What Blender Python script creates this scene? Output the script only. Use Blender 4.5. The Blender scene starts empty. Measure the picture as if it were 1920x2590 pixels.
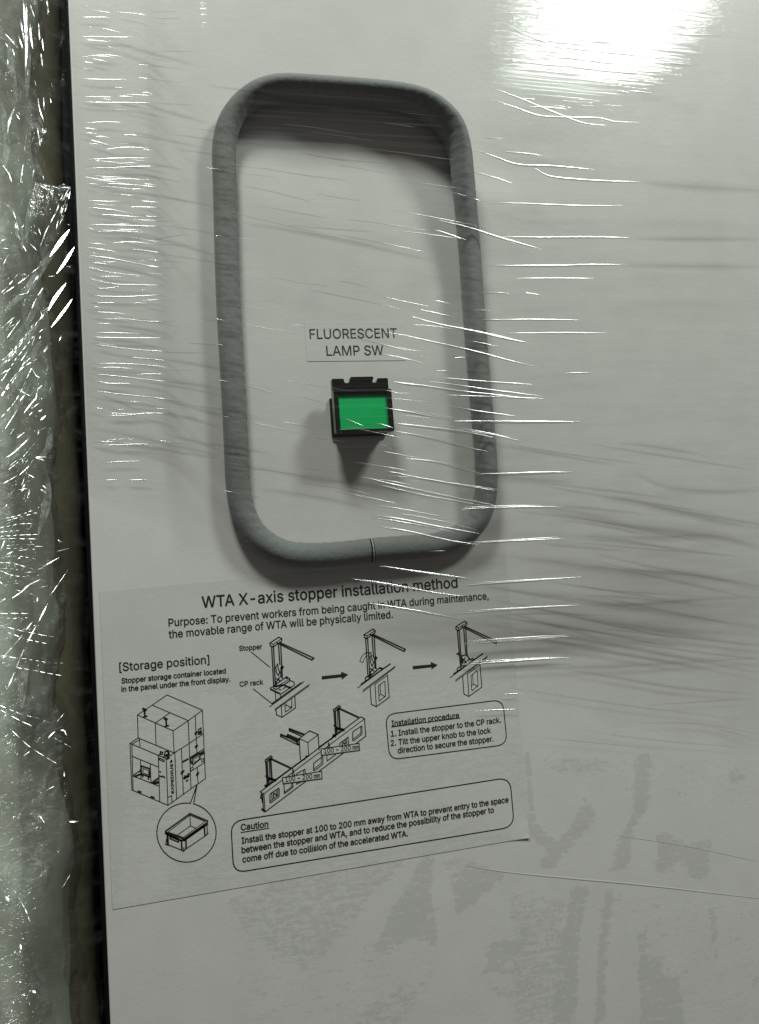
import bpy, math, random, json
import numpy as np
from mathutils import Vector, Matrix

sc = bpy.context.scene
COL = sc.collection
random.seed(11)
rng = np.random.default_rng(5)

# ---------------------------------------------------------------- camera
# world: 1 unit = 10 cm; the panel face is the plane y = 0, x to the right, z up
D = 4.0                                   # distance from the lens to the panel plane
F = 2000.0; CX, CY = 960.0, 1295.0        # focal length and centre of the 1920 x 2590 photograph
RM = np.array([[0.97303534, 0.22468516, 0.05214235],
               [-0.21850850, 0.97032278, -0.10357477],
               [-0.07386662, 0.08938836, 0.99325397]])
cam_d = bpy.data.cameras.new('camera')
cam_d.sensor_fit = 'VERTICAL'; cam_d.sensor_height = 24.0; cam_d.lens = F / 2590.0 * 24.0
cam_d.clip_start = 0.05; cam_d.clip_end = 200
cam = bpy.data.objects.new('camera', cam_d); COL.objects.link(cam)
m3 = Matrix((Vector((RM[0][0], RM[0][2], -RM[0][1])), Vector((RM[1][0], RM[1][2], -RM[1][1])), Vector((RM[2][0], RM[2][2], -RM[2][1]))))
mw = m3.to_4x4(); mw.translation = Vector((0, -D, 0)); cam.matrix_world = mw
sc.camera = cam

# ---------------------------------------------------------------- world and lamps
w = bpy.data.worlds.new('World'); sc.world = w; w.use_nodes = True
bg = w.node_tree.nodes['Background']
bg.inputs[0].default_value = (1.0, 0.93, 0.86, 1); bg.inputs[1].default_value = 0.078

def area(name, loc, sx, sy, power, col=(0.925, 1.0, 0.93)):
    l = bpy.data.lights.new(name, 'AREA'); l.shape = 'RECTANGLE'; l.size = sx; l.size_y = sy
    l.energy = power; l.color = col
    o = bpy.data.objects.new(name, l); o.location = loc; COL.objects.link(o)
    return o
LR = Vector((8.4, -7.3, 11.0)); LL = Vector((-1.45, -5.7, 11.0))
area('ceiling_lamp_light', LR, 2.9, 2.3, 1490).rotation_euler = (0, 0, math.radians(-14))
area('ceiling_lamp_light', LL, 2.3, 2.2, 1170)

sc.view_settings.view_transform = 'Standard'; sc.view_settings.look = 'None'
sc.view_settings.exposure = 0.0; sc.view_settings.gamma = 1.0
sc.cycles.transparent_max_bounces = 40
sc.cycles.max_bounces = 8
sc.cycles.caustics_reflective = False; sc.cycles.caustics_refractive = False

# ---------------------------------------------------------------- helpers
CAM = np.array([0.0, -D, 0.0])
def rays(P):
    P = np.atleast_2d(np.asarray(P, float))
    d = np.stack([(P[:, 0] - CX) / F, np.ones(len(P)), -(P[:, 1] - CY) / F], 1) @ RM.T
    return d / d[:, 1:2]
def at(P, y=0.0):
    """the points of the plane at depth y seen at photograph positions P"""
    d = rays(P); y = np.broadcast_to(np.asarray(y, float), (len(d),))
    return CAM + d * (D + y)[:, None]
def topx(Q):
    """photograph position of world points"""
    v = (np.atleast_2d(Q) - CAM) @ RM
    return np.stack([CX + F * v[:, 0] / v[:, 1], CY - F * v[:, 2] / v[:, 1]], 1)
Z = dict(A=(0, 0, 2.36), B=(500, 150, 2.065), C=(1200, 0, 2.2944), E=(0, 850, 2.36), G=(550, 800, 2.065), H=(1200, 900, 2.2944),
         T=(240, 1440, 2.7533), U=(800, 1440, 2.7533), M=(300, 1740, 4.8467), S=(600, 1540, 4.3474), R=(630, 1770, 5.006),
         W=(880, 1550, 4.3474), V=(961, 1012, 1.7226), K=(560, 1950, 2.065), L=(600, 1900, 1.2515), X=(740, 820, 4.859), N=(395, 1880, 15.92),
         a=(0, 0, 3.4846), b=(0, 560, 3.4846), c=(0, 1150, 3.4308), d=(0, 1750, 2.6536), P=(0, 0, 1.0), O=(0, 1650, 2.36))
def zp(k, pts):
    x0, y0, s = Z[k]
    return [(x0 + x / s, y0 + y / s) for x, y in pts]

def link(name, me, mat=None, parent=None, smooth=False):
    if mat is not None:
        me.materials.append(mat)
    if smooth:
        me.polygons.foreach_set('use_smooth', [True] * len(me.polygons))
    o = bpy.data.objects.new(name, me); COL.objects.link(o)
    if parent is not None:
        o.parent = parent; o.matrix_parent_inverse = Matrix.Identity(4)
        o.location = -Vector(parent.location)
    return o
def mesh(name, V, Fc):
    me = bpy.data.meshes.new(name); me.from_pydata([tuple(map(float, v)) for v in V], [], [tuple(map(int, f)) for f in Fc]); me.update()
    return me
def thing(name, label, cat, loc, group=None):
    o = bpy.data.objects.new(name, None); o.location = loc; COL.objects.link(o); o.empty_display_size = 0.1
    o['label'] = label; o['category'] = cat
    if group: o['group'] = group
    return o
def box_mesh(name, x0, x1, y0, y1, z0, z1, bevel=0.0):
    import bmesh
    bm = bmesh.new(); bmesh.ops.create_cube(bm, size=1)
    for v in bm.verts:
        v.co = Vector(((x0 + x1) / 2 + v.co.x * (x1 - x0), (y0 + y1) / 2 + v.co.y * (y1 - y0), (z0 + z1) / 2 + v.co.z * (z1 - z0)))
    if bevel:
        bmesh.ops.bevel(bm, geom=list(bm.edges), offset=bevel, segments=3, affect='EDGES', profile=0.6)
    me = bpy.data.meshes.new(name); bm.to_mesh(me); bm.free()
    return me
def prism(name, poly, y0, y1, bevel=0.0):
    """outline in (x, z), extruded from depth y0 (front) to y1"""
    import bmesh
    bm = bmesh.new()
    f = bm.faces.new([bm.verts.new((x, y0, z)) for x, z in poly])
    r = bmesh.ops.extrude_face_region(bm, geom=[f])
    for v in [g for g in r['geom'] if isinstance(g, bmesh.types.BMVert)]: v.co.y = y1
    bmesh.ops.recalc_face_normals(bm, faces=bm.faces)
    if bevel: bmesh.ops.bevel(bm, geom=list(bm.edges), offset=bevel, segments=2, affect='EDGES')
    me = bpy.data.meshes.new(name); bm.to_mesh(me); bm.free()
    return me
def grid_mesh(name, X, Y, Zz):
    n, m = X.shape
    V = np.stack([X, Y, Zz], -1).reshape(-1, 3)
    i = np.arange(n * m).reshape(n, m)
    Fc = np.stack([i[:-1, :-1], i[:-1, 1:], i[1:, 1:], i[1:, :-1]], -1).reshape(-1, 4)
    me = bpy.data.meshes.new(name)
    me.vertices.add(len(V)); me.vertices.foreach_set('co', V.astype(np.float32).ravel())
    me.loops.add(len(Fc) * 4); me.loops.foreach_set('vertex_index', Fc.astype(np.int32).ravel())
    me.polygons.add(len(Fc)); me.polygons.foreach_set('loop_start', (np.arange(len(Fc)) * 4).astype(np.int32))
    me.update(calc_edges=True); me.validate()
    return me
def attr(me, name, vals):
    a = me.attributes.new(name, 'FLOAT', 'POINT'); a.data.foreach_set('value', np.asarray(vals, np.float32).ravel())
def inpoly(P, poly):
    x, y = P[:, 0], P[:, 1]; r = np.zeros(len(P), bool); n = len(poly)
    for i in range(n):
        x0, y0 = poly[i]; x1, y1 = poly[(i + 1) % n]
        if y0 == y1: continue
        c = ((y0 > y) != (y1 > y)) & (x < (x1 - x0) * (y - y0) / (y1 - y0) + x0)
        r ^= c
    return r
def blur(A, k):
    for _ in range(k):
        B = np.pad(A, 1, mode='edge')
        A = (B[1:-1, 1:-1] * 2 + B[:-2, 1:-1] + B[2:, 1:-1] + B[1:-1, :-2] + B[1:-1, 2:]) / 6
    return A
def catmull(P, step):
    P = np.asarray(P, float)
    if len(P) == 2:
        n = max(2, int(np.linalg.norm(P[1] - P[0]) / step) + 1)
        return P[0] + (P[1] - P[0]) * np.linspace(0, 1, n)[:, None]
    Q = np.vstack([2 * P[0] - P[1], P, 2 * P[-1] - P[-2]]); out = []
    for i in range(1, len(Q) - 2):
        a, b, c, d = Q[i - 1:i + 3]
        n = max(1, int(np.linalg.norm(c - b) / step))
        for t in np.arange(n) / n:
            out.append(0.5 * ((2 * b) + (c - a) * t + (2 * a - 5 * b + 4 * c - d) * t * t + (3 * b - 3 * c + d - a) * t ** 3))
    out.append(P[-1]); return np.array(out)

# ---------------------------------------------------------------- materials
class NT:
    def __init__(s, name):
        s.m = bpy.data.materials.new(name); s.m.use_nodes = True; s.t = s.m.node_tree
        for n in list(s.t.nodes): s.t.nodes.remove(n)
        s.out = s.n('ShaderNodeOutputMaterial')
    def n(s, k, **kw):
        n = s.t.nodes.new(k)
        for a, b in kw.items():
            if a.startswith('i_'):
                q = a[2:]; q = int(q) if q.isdigit() else q.replace('_', ' ')
                n.inputs[q].default_value = b
            else: setattr(n, a, b)
        return n
    def l(s, a, b): s.t.links.new(a, b)
    def pr(s, col=(.5, .5, .5), rough=.5, **kw):
        b = s.n('ShaderNodeBsdfPrincipled'); b.inputs['Base Color'].default_value = (*col, 1); b.inputs['Roughness'].default_value = rough
        for a, v in kw.items(): b.inputs[a.replace('_', ' ')].default_value = v
        s.l(b.outputs[0], s.out.inputs[0]); return b
    def noise(s, scale, detail=3, vec=None, rough=.55, dist=0.0):
        n = s.n('ShaderNodeTexNoise'); n.inputs['Scale'].default_value = scale; n.inputs['Detail'].default_value = detail
        n.inputs['Roughness'].default_value = rough; n.inputs['Distortion'].default_value = dist
        if vec is not None: s.l(vec, n.inputs['Vector'])
        return n.outputs['Fac']
    def co(s, scale=(1, 1, 1), rot=(0, 0, 0), loc=(0, 0, 0)):
        t = s.n('ShaderNodeTexCoord'); m = s.n('ShaderNodeMapping')
        m.inputs['Scale'].default_value = scale; m.inputs['Rotation'].default_value = rot; m.inputs['Location'].default_value = loc
        s.l(t.outputs['Object'], m.inputs['Vector']); return m.outputs[0]
    def mr(s, v, a, b, c=0., d=1., smooth=True):
        n = s.n('ShaderNodeMapRange'); n.interpolation_type = 'SMOOTHSTEP' if smooth else 'LINEAR'
        for k, x in zip((1, 2, 3, 4), (a, b, c, d)): n.inputs[k].default_value = x
        s.l(v, n.inputs[0]); return n.outputs[0]
    def ma(s, op, a, b=None, c=None):
        n = s.n('ShaderNodeMath', operation=op)
        for k, x in enumerate((a, b, c)):
            if x is None: continue
            if isinstance(x, (int, float)): n.inputs[k].default_value = x
            else: s.l(x, n.inputs[k])
        return n.outputs[0]
    def mixc(s, f, a, b):
        n = s.n('ShaderNodeMix', data_type='RGBA')
        if isinstance(f, (int, float)): n.inputs[0].default_value = f
        else: s.l(f, n.inputs[0])
        for k, x in ((6, a), (7, b)):
            if isinstance(x, tuple): n.inputs[k].default_value = (*x, 1)
            else: s.l(x, n.inputs[k])
        return n.outputs[2]
    def bump(s, h, strength, dist, target):
        n = s.n('ShaderNodeBump'); n.inputs['Strength'].default_value = strength; n.inputs['Distance'].default_value = dist
        s.l(h, n.inputs['Height']); s.l(n.outputs[0], target); return n
    def at(s, name):
        n = s.n('ShaderNodeAttribute'); n.attribute_name = name; return n.outputs['Fac']

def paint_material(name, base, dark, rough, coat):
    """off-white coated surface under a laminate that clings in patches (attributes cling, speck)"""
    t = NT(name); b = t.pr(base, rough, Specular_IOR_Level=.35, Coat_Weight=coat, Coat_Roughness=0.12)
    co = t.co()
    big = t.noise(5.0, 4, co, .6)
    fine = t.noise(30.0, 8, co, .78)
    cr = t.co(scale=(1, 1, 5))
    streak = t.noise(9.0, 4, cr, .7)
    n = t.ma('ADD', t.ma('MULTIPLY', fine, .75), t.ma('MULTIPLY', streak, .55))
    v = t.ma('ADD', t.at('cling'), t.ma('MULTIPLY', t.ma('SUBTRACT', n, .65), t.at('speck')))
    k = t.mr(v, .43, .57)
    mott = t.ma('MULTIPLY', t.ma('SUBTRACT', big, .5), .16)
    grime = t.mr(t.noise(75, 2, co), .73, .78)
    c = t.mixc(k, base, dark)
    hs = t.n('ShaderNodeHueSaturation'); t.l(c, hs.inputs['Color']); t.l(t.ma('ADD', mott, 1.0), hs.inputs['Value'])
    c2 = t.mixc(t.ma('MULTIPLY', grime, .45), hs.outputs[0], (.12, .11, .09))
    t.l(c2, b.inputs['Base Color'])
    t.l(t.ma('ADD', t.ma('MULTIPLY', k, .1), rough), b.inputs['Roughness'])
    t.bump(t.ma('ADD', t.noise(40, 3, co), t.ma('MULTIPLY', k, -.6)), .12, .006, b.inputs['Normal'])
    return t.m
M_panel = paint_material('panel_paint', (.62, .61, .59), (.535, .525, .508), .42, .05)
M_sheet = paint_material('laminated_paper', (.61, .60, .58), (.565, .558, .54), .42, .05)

def simple(name, col, rough, noise_scale=None, var=.1, bump=0., **kw):
    t = NT(name); b = t.pr(col, rough, **kw)
    if noise_scale:
        co = t.co(); n = t.noise(noise_scale, 4, co, .6)
        lo = tuple(c * (1 - var) for c in col); hi = tuple(min(1, c * (1 + var)) for c in col)
        t.l(t.mixc(n, lo, hi), b.inputs['Base Color'])
        if bump: t.bump(n, bump, .01, b.inputs['Normal'])
    return t.m
M_ink = simple('black_ink', (.012, .012, .012), .55)
M_edge = simple('panel_edge_paint', (.62, .62, .60), .4, 8, .06)
M_label = simple('label_plastic', (.60, .605, .585), .3, 6, .03)
M_grey = simple('cut_edge', (.25, .25, .24), .5)
M_black = simple('black_plastic', (.006, .007, .007), .28, 30, .3, .05)
M_blackrim = simple('black_gloss_plastic', (.01, .014, .013), .12)
M_void = simple('dark_cabinet_side', (.008, .008, .009), .8, 3, .3, Specular_IOR_Level=.1)
M_brown = simple('gap_shade_brown', (.14, .13, .09), .8, 5, .35, .5)

def foam():
    t = NT('grey_foam'); b = t.pr((.17, .18, .175), .8, Sheen_Weight=.15)
    co = t.co(); v = t.noise(90, 3, co, .7)
    n = t.noise(34, 4, co, .65)
    t.l(t.mixc(n, (.145, .155, .152), (.20, .21, .205)), b.inputs['Base Color'])
    t.bump(t.ma('ADD', t.ma('MULTIPLY', v, .5), n), .30, .012, b.inputs['Normal'])
    return t.m
M_foam = foam()

def bundle_mat():
    t = NT('pale_green_foam_wrap'); b = t.pr((.42, .44, .38), .7)
    co = t.co(scale=(1, 1, .4)); n = t.noise(2.2, 4, co, .6, 1.5); n2 = t.noise(9, 4, t.co(), .6, .8)
    c = t.mixc(n, (.41, .435, .36), (.55, .575, .50)); c = t.mixc(t.ma('MULTIPLY', t.mr(n2, .55, .8), .25), c, (.26, .26, .20))
    t.l(c, b.inputs['Base Color']); t.bump(t.ma('ADD', n, t.ma('MULTIPLY', n2, .5)), .2, .02, b.inputs['Normal'])
    return t.m
M_bundle = bundle_mat()

def green():
    t = NT('green_lens'); b = t.pr((.004, .40, .11), .45, Specular_IOR_Level=.25)
    n = t.noise(3, 2, t.co()); t.l(t.mixc(n, (.002, .42, .11), (.003, .50, .14)), b.inputs['Base Color'])
    return t.m
M_green = green()

def film_mat(name, kind):
    """clear stretch film: mostly see-through, a weak glossy reflection, a little milky haze, partly painted sheen"""
    t = NT(name)
    tr = t.n('ShaderNodeBsdfTransparent'); gl = t.n('ShaderNodeBsdfGlossy'); df = t.n('ShaderNodeBsdfDiffuse')
    df.inputs[0].default_value = (.8, .82, .8, 1)
    m1 = t.n('ShaderNodeMixShader'); m2 = t.n('ShaderNodeMixShader')
    t.l(tr.outputs[0], m1.inputs[1]); t.l(df.outputs[0], m1.inputs[2])
    t.l(m1.outputs[0], m2.inputs[1]); t.l(gl.outputs[0], m2.inputs[2]); t.l(m2.outputs[0], t.out.inputs[0])
    # Fresnel that is the same from both sides of the film
    ge = t.n('ShaderNodeNewGeometry'); dp = t.n('ShaderNodeVectorMath', operation='DOT_PRODUCT')
    t.l(ge.outputs['Normal'], dp.inputs[0]); t.l(ge.outputs['Incoming'], dp.inputs[1])
    fr_ = t.ma('ADD', t.ma('MULTIPLY', t.ma('POWER', t.ma('SUBTRACT', 1.0, t.ma('ABSOLUTE', dp.outputs['Value'])), 5.0), .5), .045)
    if kind == 'sheet':
        co = t.co(rot=(0, math.radians(9), 0), scale=(.9, 1, 13))
        co2 = t.co(rot=(0, math.radians(4), 0), scale=(.35, 1, 22))
        n1 = t.noise(2.2, 4, co, .6, .4); n2 = t.noise(3.0, 3, co2, .55, .2); n3 = t.noise(2.0, 3, t.co(scale=(.6, 1, 1.4)))
        h = t.ma('ADD', t.ma('MULTIPLY', n1, .35), n2)
        bp = t.bump(h, .10, .02, gl.inputs['Normal'])
        t.l(t.ma('ADD', t.ma('MULTIPLY', t.at('painted_sheen'), .8), .035), gl.inputs['Roughness'])
        streak_shade = t.mr(n1, .30, .62, .93, 1.0)  # dark streaks of fold shade put into the film's tint
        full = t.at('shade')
        g = t.ma('MULTIPLY', t.ma('SUBTRACT', 1.0, streak_shade), full)
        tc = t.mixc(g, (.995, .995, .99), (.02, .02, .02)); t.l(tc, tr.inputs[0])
        hz = t.ma('ADD', t.ma('MULTIPLY', t.mr(n2, .45, .75), .03), t.ma('MULTIPLY', t.at('painted_sheen'), t.mr(n1, .25, .7, .3, 1.0)))
        t.l(hz, m1.inputs[0]); t.l(t.ma('MULTIPLY', t.ma('MULTIPLY', fr_, 1.3), t.at('fade')), m2.inputs[0])
    elif kind == 'crease':
        tr.inputs[0].default_value = (.97, .975, .97, 1); gl.inputs['Roughness'].default_value = .2
        m1.inputs[0].default_value = .05; m2.inputs[0].default_value = .34
    elif kind == 'fold':  # shade of a fold, put into the strip's tint
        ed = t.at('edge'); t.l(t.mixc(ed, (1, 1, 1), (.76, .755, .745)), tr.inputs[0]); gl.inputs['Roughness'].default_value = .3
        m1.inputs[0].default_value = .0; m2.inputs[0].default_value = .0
    elif kind == 'bundle':
        def ridge(sc_, rot, dist, lo, scl):
            n_ = t.noise(sc_, 3, t.co(scale=scl, rot=rot), .55, dist)
            return t.mr(t.ma('ABSOLUTE', t.ma('SUBTRACT', n_, .5)), 0.0, lo, 1.0, 0.0)
        r1 = ridge(4.5, (0, .9, 0), 1.0, .035, (.5, 1, 2.0)); r2 = ridge(9, (0, .6, 0), .8, .05, (.4, 1, 2.2)); r3 = ridge(7, (0, -.3, 0), 1.5, .04, (1, 1, 1.3))
        soft = t.mr(t.noise(2.6, 3, t.co(scale=(1, 1, .6)), .6, 1.2), .40, .72); n1 = t.noise(16, 4, t.co(rot=(0, .7, 0), scale=(.6, 1, 1.8)), .65, .6)
        h = t.ma('ADD', t.ma('ADD', t.ma('MULTIPLY', r1, .7), t.ma('MULTIPLY', r2, .4)), t.ma('ADD', t.ma('MULTIPLY', n1, .5), t.ma('MULTIPLY', r3, .4)))
        t.bump(h, .55, .03, gl.inputs['Normal'])
        gl.inputs['Roughness'].default_value = .14; tr.inputs[0].default_value = (.96, .965, .955, 1)
        mk = t.ma('ADD', t.ma('MULTIPLY', t.ma('ADD', r1, t.ma('MULTIPLY', r3, .6)), t.ma('MULTIPLY', soft, .42)), t.ma('MULTIPLY', soft, .20))
        t.l(t.ma('ADD', mk, t.ma('MULTIPLY', r2, .06)), m1.inputs[0]); t.l(t.ma('MULTIPLY', fr_, 1.3), m2.inputs[0])
    elif kind == 'span':
        n1 = t.noise(6, 4, t.co(rot=(0, .8, 0), scale=(.5, 1, 1.6)), .6, 1.0); t.bump(n1, .35, .03, gl.inputs['Normal'])
        gl.inputs['Roughness'].default_value = .12; tr.inputs[0].default_value = (.93, .93, .91, 1)
        t.l(t.ma('MULTIPLY', t.mr(n1, .45, .8), .07), m1.inputs[0]); t.l(t.ma('MULTIPLY', fr_, .8), m2.inputs[0])
    elif kind == 'glint':
        tr.inputs[0].default_value = (.95, .96, .95, 1); gl.inputs['Roughness'].default_value = .2
        ga = t.mr(t.noise(22, 2, t.co()), .38, .62); m1.inputs[0].default_value = .14
        t.l(t.ma('ADD', t.ma('MULTIPLY', ga, .14), .012), m2.inputs[0])
    elif kind == 'soft':
        n1 = t.noise(14, 4, t.co(scale=(2.5, 1, 1), rot=(0, .6, 0)), .6, .8)
        tr.inputs[0].default_value = (.96, .965, .96, 1); gl.inputs['Roughness'].default_value = .22; t.bump(n1, .8, .03, gl.inputs['Normal'])
        t.l(t.mr(n1, .35, .75, .04, .34), m1.inputs[0]); m2.inputs[0].default_value = .012
    elif kind == 'tent':
        n1 = t.noise(10, 4, t.co(scale=(3, 1, 1), rot=(0, .5, 0)), .6, .5)
        tr.inputs[0].default_value = (.93, .94, .93, 1); gl.inputs['Roughness'].default_value = .12
        t.bump(n1, .8, .03, gl.inputs['Normal'])
        t.l(t.mr(n1, .45, .8, .03, .28), m1.inputs[0]); m2.inputs[0].default_value = .10
    return t.m
M_film = film_mat('stretch_film', 'sheet'); M_crease = film_mat('film_crease', 'crease'); M_fold_shade = film_mat('fold_shade', 'fold')
M_bfilm = film_mat('bundle_film', 'bundle'); M_glint = film_mat('film_facet', 'glint'); M_tent = film_mat('film_tent', 'tent'); M_soft = film_mat('soft_film_fold', 'soft'); M_span = film_mat('film_span', 'span'); M_blade = film_mat('film_blade', 'crease')

# ---------------------------------------------------------------- cabinet panel
EDGE = [(-0.5 - 0.0, 0)]
xe = float(np.mean(at([(193, 0), (213, 850), (232, 1650), (256, 2590)])[:, 0]))     # left edge of the panel
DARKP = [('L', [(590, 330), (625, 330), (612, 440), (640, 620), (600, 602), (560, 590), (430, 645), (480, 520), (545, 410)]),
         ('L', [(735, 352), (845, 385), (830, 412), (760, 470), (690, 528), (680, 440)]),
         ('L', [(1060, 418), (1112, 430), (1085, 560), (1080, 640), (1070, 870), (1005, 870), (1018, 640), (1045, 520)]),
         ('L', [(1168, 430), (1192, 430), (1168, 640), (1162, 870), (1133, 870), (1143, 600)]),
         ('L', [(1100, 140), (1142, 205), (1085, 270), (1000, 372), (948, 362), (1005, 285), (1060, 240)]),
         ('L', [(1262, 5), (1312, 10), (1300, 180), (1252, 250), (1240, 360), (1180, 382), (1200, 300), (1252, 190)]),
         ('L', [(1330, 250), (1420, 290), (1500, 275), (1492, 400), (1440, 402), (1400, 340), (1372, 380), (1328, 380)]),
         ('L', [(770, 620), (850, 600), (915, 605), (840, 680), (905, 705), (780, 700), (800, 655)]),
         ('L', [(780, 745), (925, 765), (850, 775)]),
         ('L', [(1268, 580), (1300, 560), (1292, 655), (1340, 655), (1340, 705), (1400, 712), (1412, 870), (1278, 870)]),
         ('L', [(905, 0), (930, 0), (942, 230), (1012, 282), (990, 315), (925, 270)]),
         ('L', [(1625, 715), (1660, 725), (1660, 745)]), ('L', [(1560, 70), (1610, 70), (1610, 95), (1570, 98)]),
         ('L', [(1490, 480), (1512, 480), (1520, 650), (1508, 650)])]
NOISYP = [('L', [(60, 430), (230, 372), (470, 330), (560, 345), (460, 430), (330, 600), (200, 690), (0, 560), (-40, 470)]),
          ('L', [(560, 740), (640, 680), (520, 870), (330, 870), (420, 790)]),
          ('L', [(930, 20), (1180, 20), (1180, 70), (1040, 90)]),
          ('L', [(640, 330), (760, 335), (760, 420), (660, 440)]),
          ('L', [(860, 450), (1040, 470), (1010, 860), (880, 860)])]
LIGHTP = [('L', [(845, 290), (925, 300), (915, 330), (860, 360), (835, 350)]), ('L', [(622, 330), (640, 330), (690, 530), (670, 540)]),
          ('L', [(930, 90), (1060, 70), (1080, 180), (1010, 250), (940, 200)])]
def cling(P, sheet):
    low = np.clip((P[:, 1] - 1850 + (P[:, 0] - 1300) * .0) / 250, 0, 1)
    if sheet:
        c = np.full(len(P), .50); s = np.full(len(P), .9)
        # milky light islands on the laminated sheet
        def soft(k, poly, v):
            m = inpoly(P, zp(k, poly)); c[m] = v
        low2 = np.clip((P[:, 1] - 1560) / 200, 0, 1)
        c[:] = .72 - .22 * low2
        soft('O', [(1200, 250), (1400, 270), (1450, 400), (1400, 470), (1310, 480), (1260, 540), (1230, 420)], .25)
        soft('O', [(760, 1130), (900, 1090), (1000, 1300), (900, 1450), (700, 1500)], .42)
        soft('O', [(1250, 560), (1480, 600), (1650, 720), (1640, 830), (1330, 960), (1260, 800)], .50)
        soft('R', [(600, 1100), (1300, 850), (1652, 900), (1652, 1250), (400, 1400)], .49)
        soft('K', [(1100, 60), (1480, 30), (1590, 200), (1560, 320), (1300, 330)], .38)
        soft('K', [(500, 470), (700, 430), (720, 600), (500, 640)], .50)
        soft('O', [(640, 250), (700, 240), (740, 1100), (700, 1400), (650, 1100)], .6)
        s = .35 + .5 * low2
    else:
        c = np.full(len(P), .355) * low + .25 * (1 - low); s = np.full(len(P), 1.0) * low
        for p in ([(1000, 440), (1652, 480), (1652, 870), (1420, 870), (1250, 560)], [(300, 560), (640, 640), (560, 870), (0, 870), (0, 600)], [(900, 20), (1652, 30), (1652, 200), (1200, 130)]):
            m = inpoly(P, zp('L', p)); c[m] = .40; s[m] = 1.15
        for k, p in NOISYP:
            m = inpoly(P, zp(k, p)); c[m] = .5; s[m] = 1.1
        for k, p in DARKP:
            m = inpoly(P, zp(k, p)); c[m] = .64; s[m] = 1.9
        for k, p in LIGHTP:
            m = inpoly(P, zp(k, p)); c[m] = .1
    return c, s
panel = thing('machine_panel', 'off-white painted machine panel carrying the grey ring, green switch and instruction sheet', 'panel', (xe, 0, -3.2))
xs = np.linspace(xe + .006, 4.6, 300); zs = np.linspace(-3.3, 4.4, 430)
Xg, Zg = np.meshgrid(xs, zs, indexing='ij')
face_y = np.zeros_like(Xg)
me = grid_mesh('panel_face', Xg, face_y, Zg)
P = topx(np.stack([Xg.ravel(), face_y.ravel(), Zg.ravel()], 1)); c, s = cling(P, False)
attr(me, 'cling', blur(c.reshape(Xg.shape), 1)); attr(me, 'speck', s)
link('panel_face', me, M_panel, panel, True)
# rolled edge: a quarter round that turns the sheet metal back into the gap
V, Fc = [], []
n = 9
for j, z in enumerate((-3.3, 4.4)):
    for i in range(n):
        a = math.pi / 2 * i / (n - 1)
        V.append((xe + .006 - .006 * math.sin(a), .006 - .006 * math.cos(a), z))
    V.append((xe, .6, z))
for i in range(n): Fc.append((i, i + 1, n + 2 + i, n + 1 + i))
link('rolled_edge', mesh('rolled_edge', V, Fc), M_edge, panel, True)
link('cabinet_side', box_mesh('cabinet_side', xe - .10, xe - .004, .62, .8, -3.3, 4.4), M_void, panel)

# ---------------------------------------------------------------- grey foam ring
RC = [(937, 1391), (900, 1396), (850, 1401), (790, 1404), (730, 1400), (680, 1379), (638, 1341), (611, 1282), (601, 1212), (598, 1139), (592, 1020), (585, 900),
      (577, 750), (572, 600), (568, 450), (566, 385), (571, 340), (585, 300), (612, 264), (648, 238), (685, 227), (725, 224), (780, 227), (860, 232),
      (960, 240), (1018, 248), (1068, 263), (1112, 292), (1146, 332), (1162, 380), (1171, 450), (1188, 639), (1199, 800), (1219, 1042), (1228, 1150),
      (1230, 1222), (1224, 1278), (1202, 1326), (1160, 1357), (1102, 1377), (1010, 1385), (937, 1391)]
RY = .050
def smooth_closed(Q, k):
    for _ in range(k): Q[1:-1] = (Q[:-2] + Q[2:] + 2 * Q[1:-1]) / 4
    return Q


_p = catmull(RC, 4.5)
# the tube is fuller along its top and right runs
RYV = RY + .052 * np.clip((620 - _p[:, 1]) / 300, 0, 1) * np.clip((_p[:, 0] - 560) / 120, 0, 1) + .024 * np.clip((_p[:, 0] - 1000) / 150, 0, 1) * np.clip((1380 - _p[:, 1]) / 200, 0, 1)
RYV = np.convolve(np.pad(RYV, 8, mode='edge'), np.ones(17) / 17, 'valid'); ry_ = -RYV
Cd = smooth_closed(at(_p, ry_), 22); Cw = Cd
ring = thing('foam_ring', 'grey foam tube bent into a rounded rectangle around the green switch', 'bumper', (float(Cw[0][0]), 0, float(Cw[0][2])))
def tube(name, C, rx, ry, seg, jitter=0.0):
    T = np.gradient(C, axis=0); T /= np.linalg.norm(T, axis=1)[:, None]
    nrm = np.array([0, -1., 0]); S = np.cross(T, nrm); S /= np.linalg.norm(S, axis=1)[:, None]
    V, Fc = [], []
    ph = rng.uniform(0, 6.28, (5, 3))
    cen = C[:, [0, 2]].mean(0)
    for i, p in enumerate(C):
        inward = 1 if np.dot(cen - p[[0, 2]], S[i][[0, 2]]) > 0 else -1
        for k in range(seg):
            a = 2 * math.pi * k / seg
            r = 1.0
            if jitter:
                inn = max(0, inward * math.sin(a))
                u = i * .55
                r += jitter * (.25 + inn) * (math.sin(u * 1.7 + a * 3 + ph[0, 0]) * .5 + math.sin(u * 3.1 + a * 5 + ph[1, 0]) * .35 + rng.normal() * .35)
            V.append(p + S[i] * math.sin(a) * (rx - (ry[i] - RY) * .12) * r + nrm * math.cos(a) * ry[i] * r)
    for i in range(len(C) - 1):
        for k in range(seg):
            Fc.append((i * seg + k, (i + 1) * seg + k, (i + 1) * seg + (k + 1) % seg, i * seg + (k + 1) % seg))
    Fc.append(tuple(range(seg))); Fc.append(tuple(range((len(C) - 1) * seg, len(C) * seg))[::-1])
    return mesh(name, V, Fc)
gap = 1
link('foam_tube', tube('foam_tube', Cd, .061, RYV, 28, .024), M_foam, ring, True)
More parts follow.
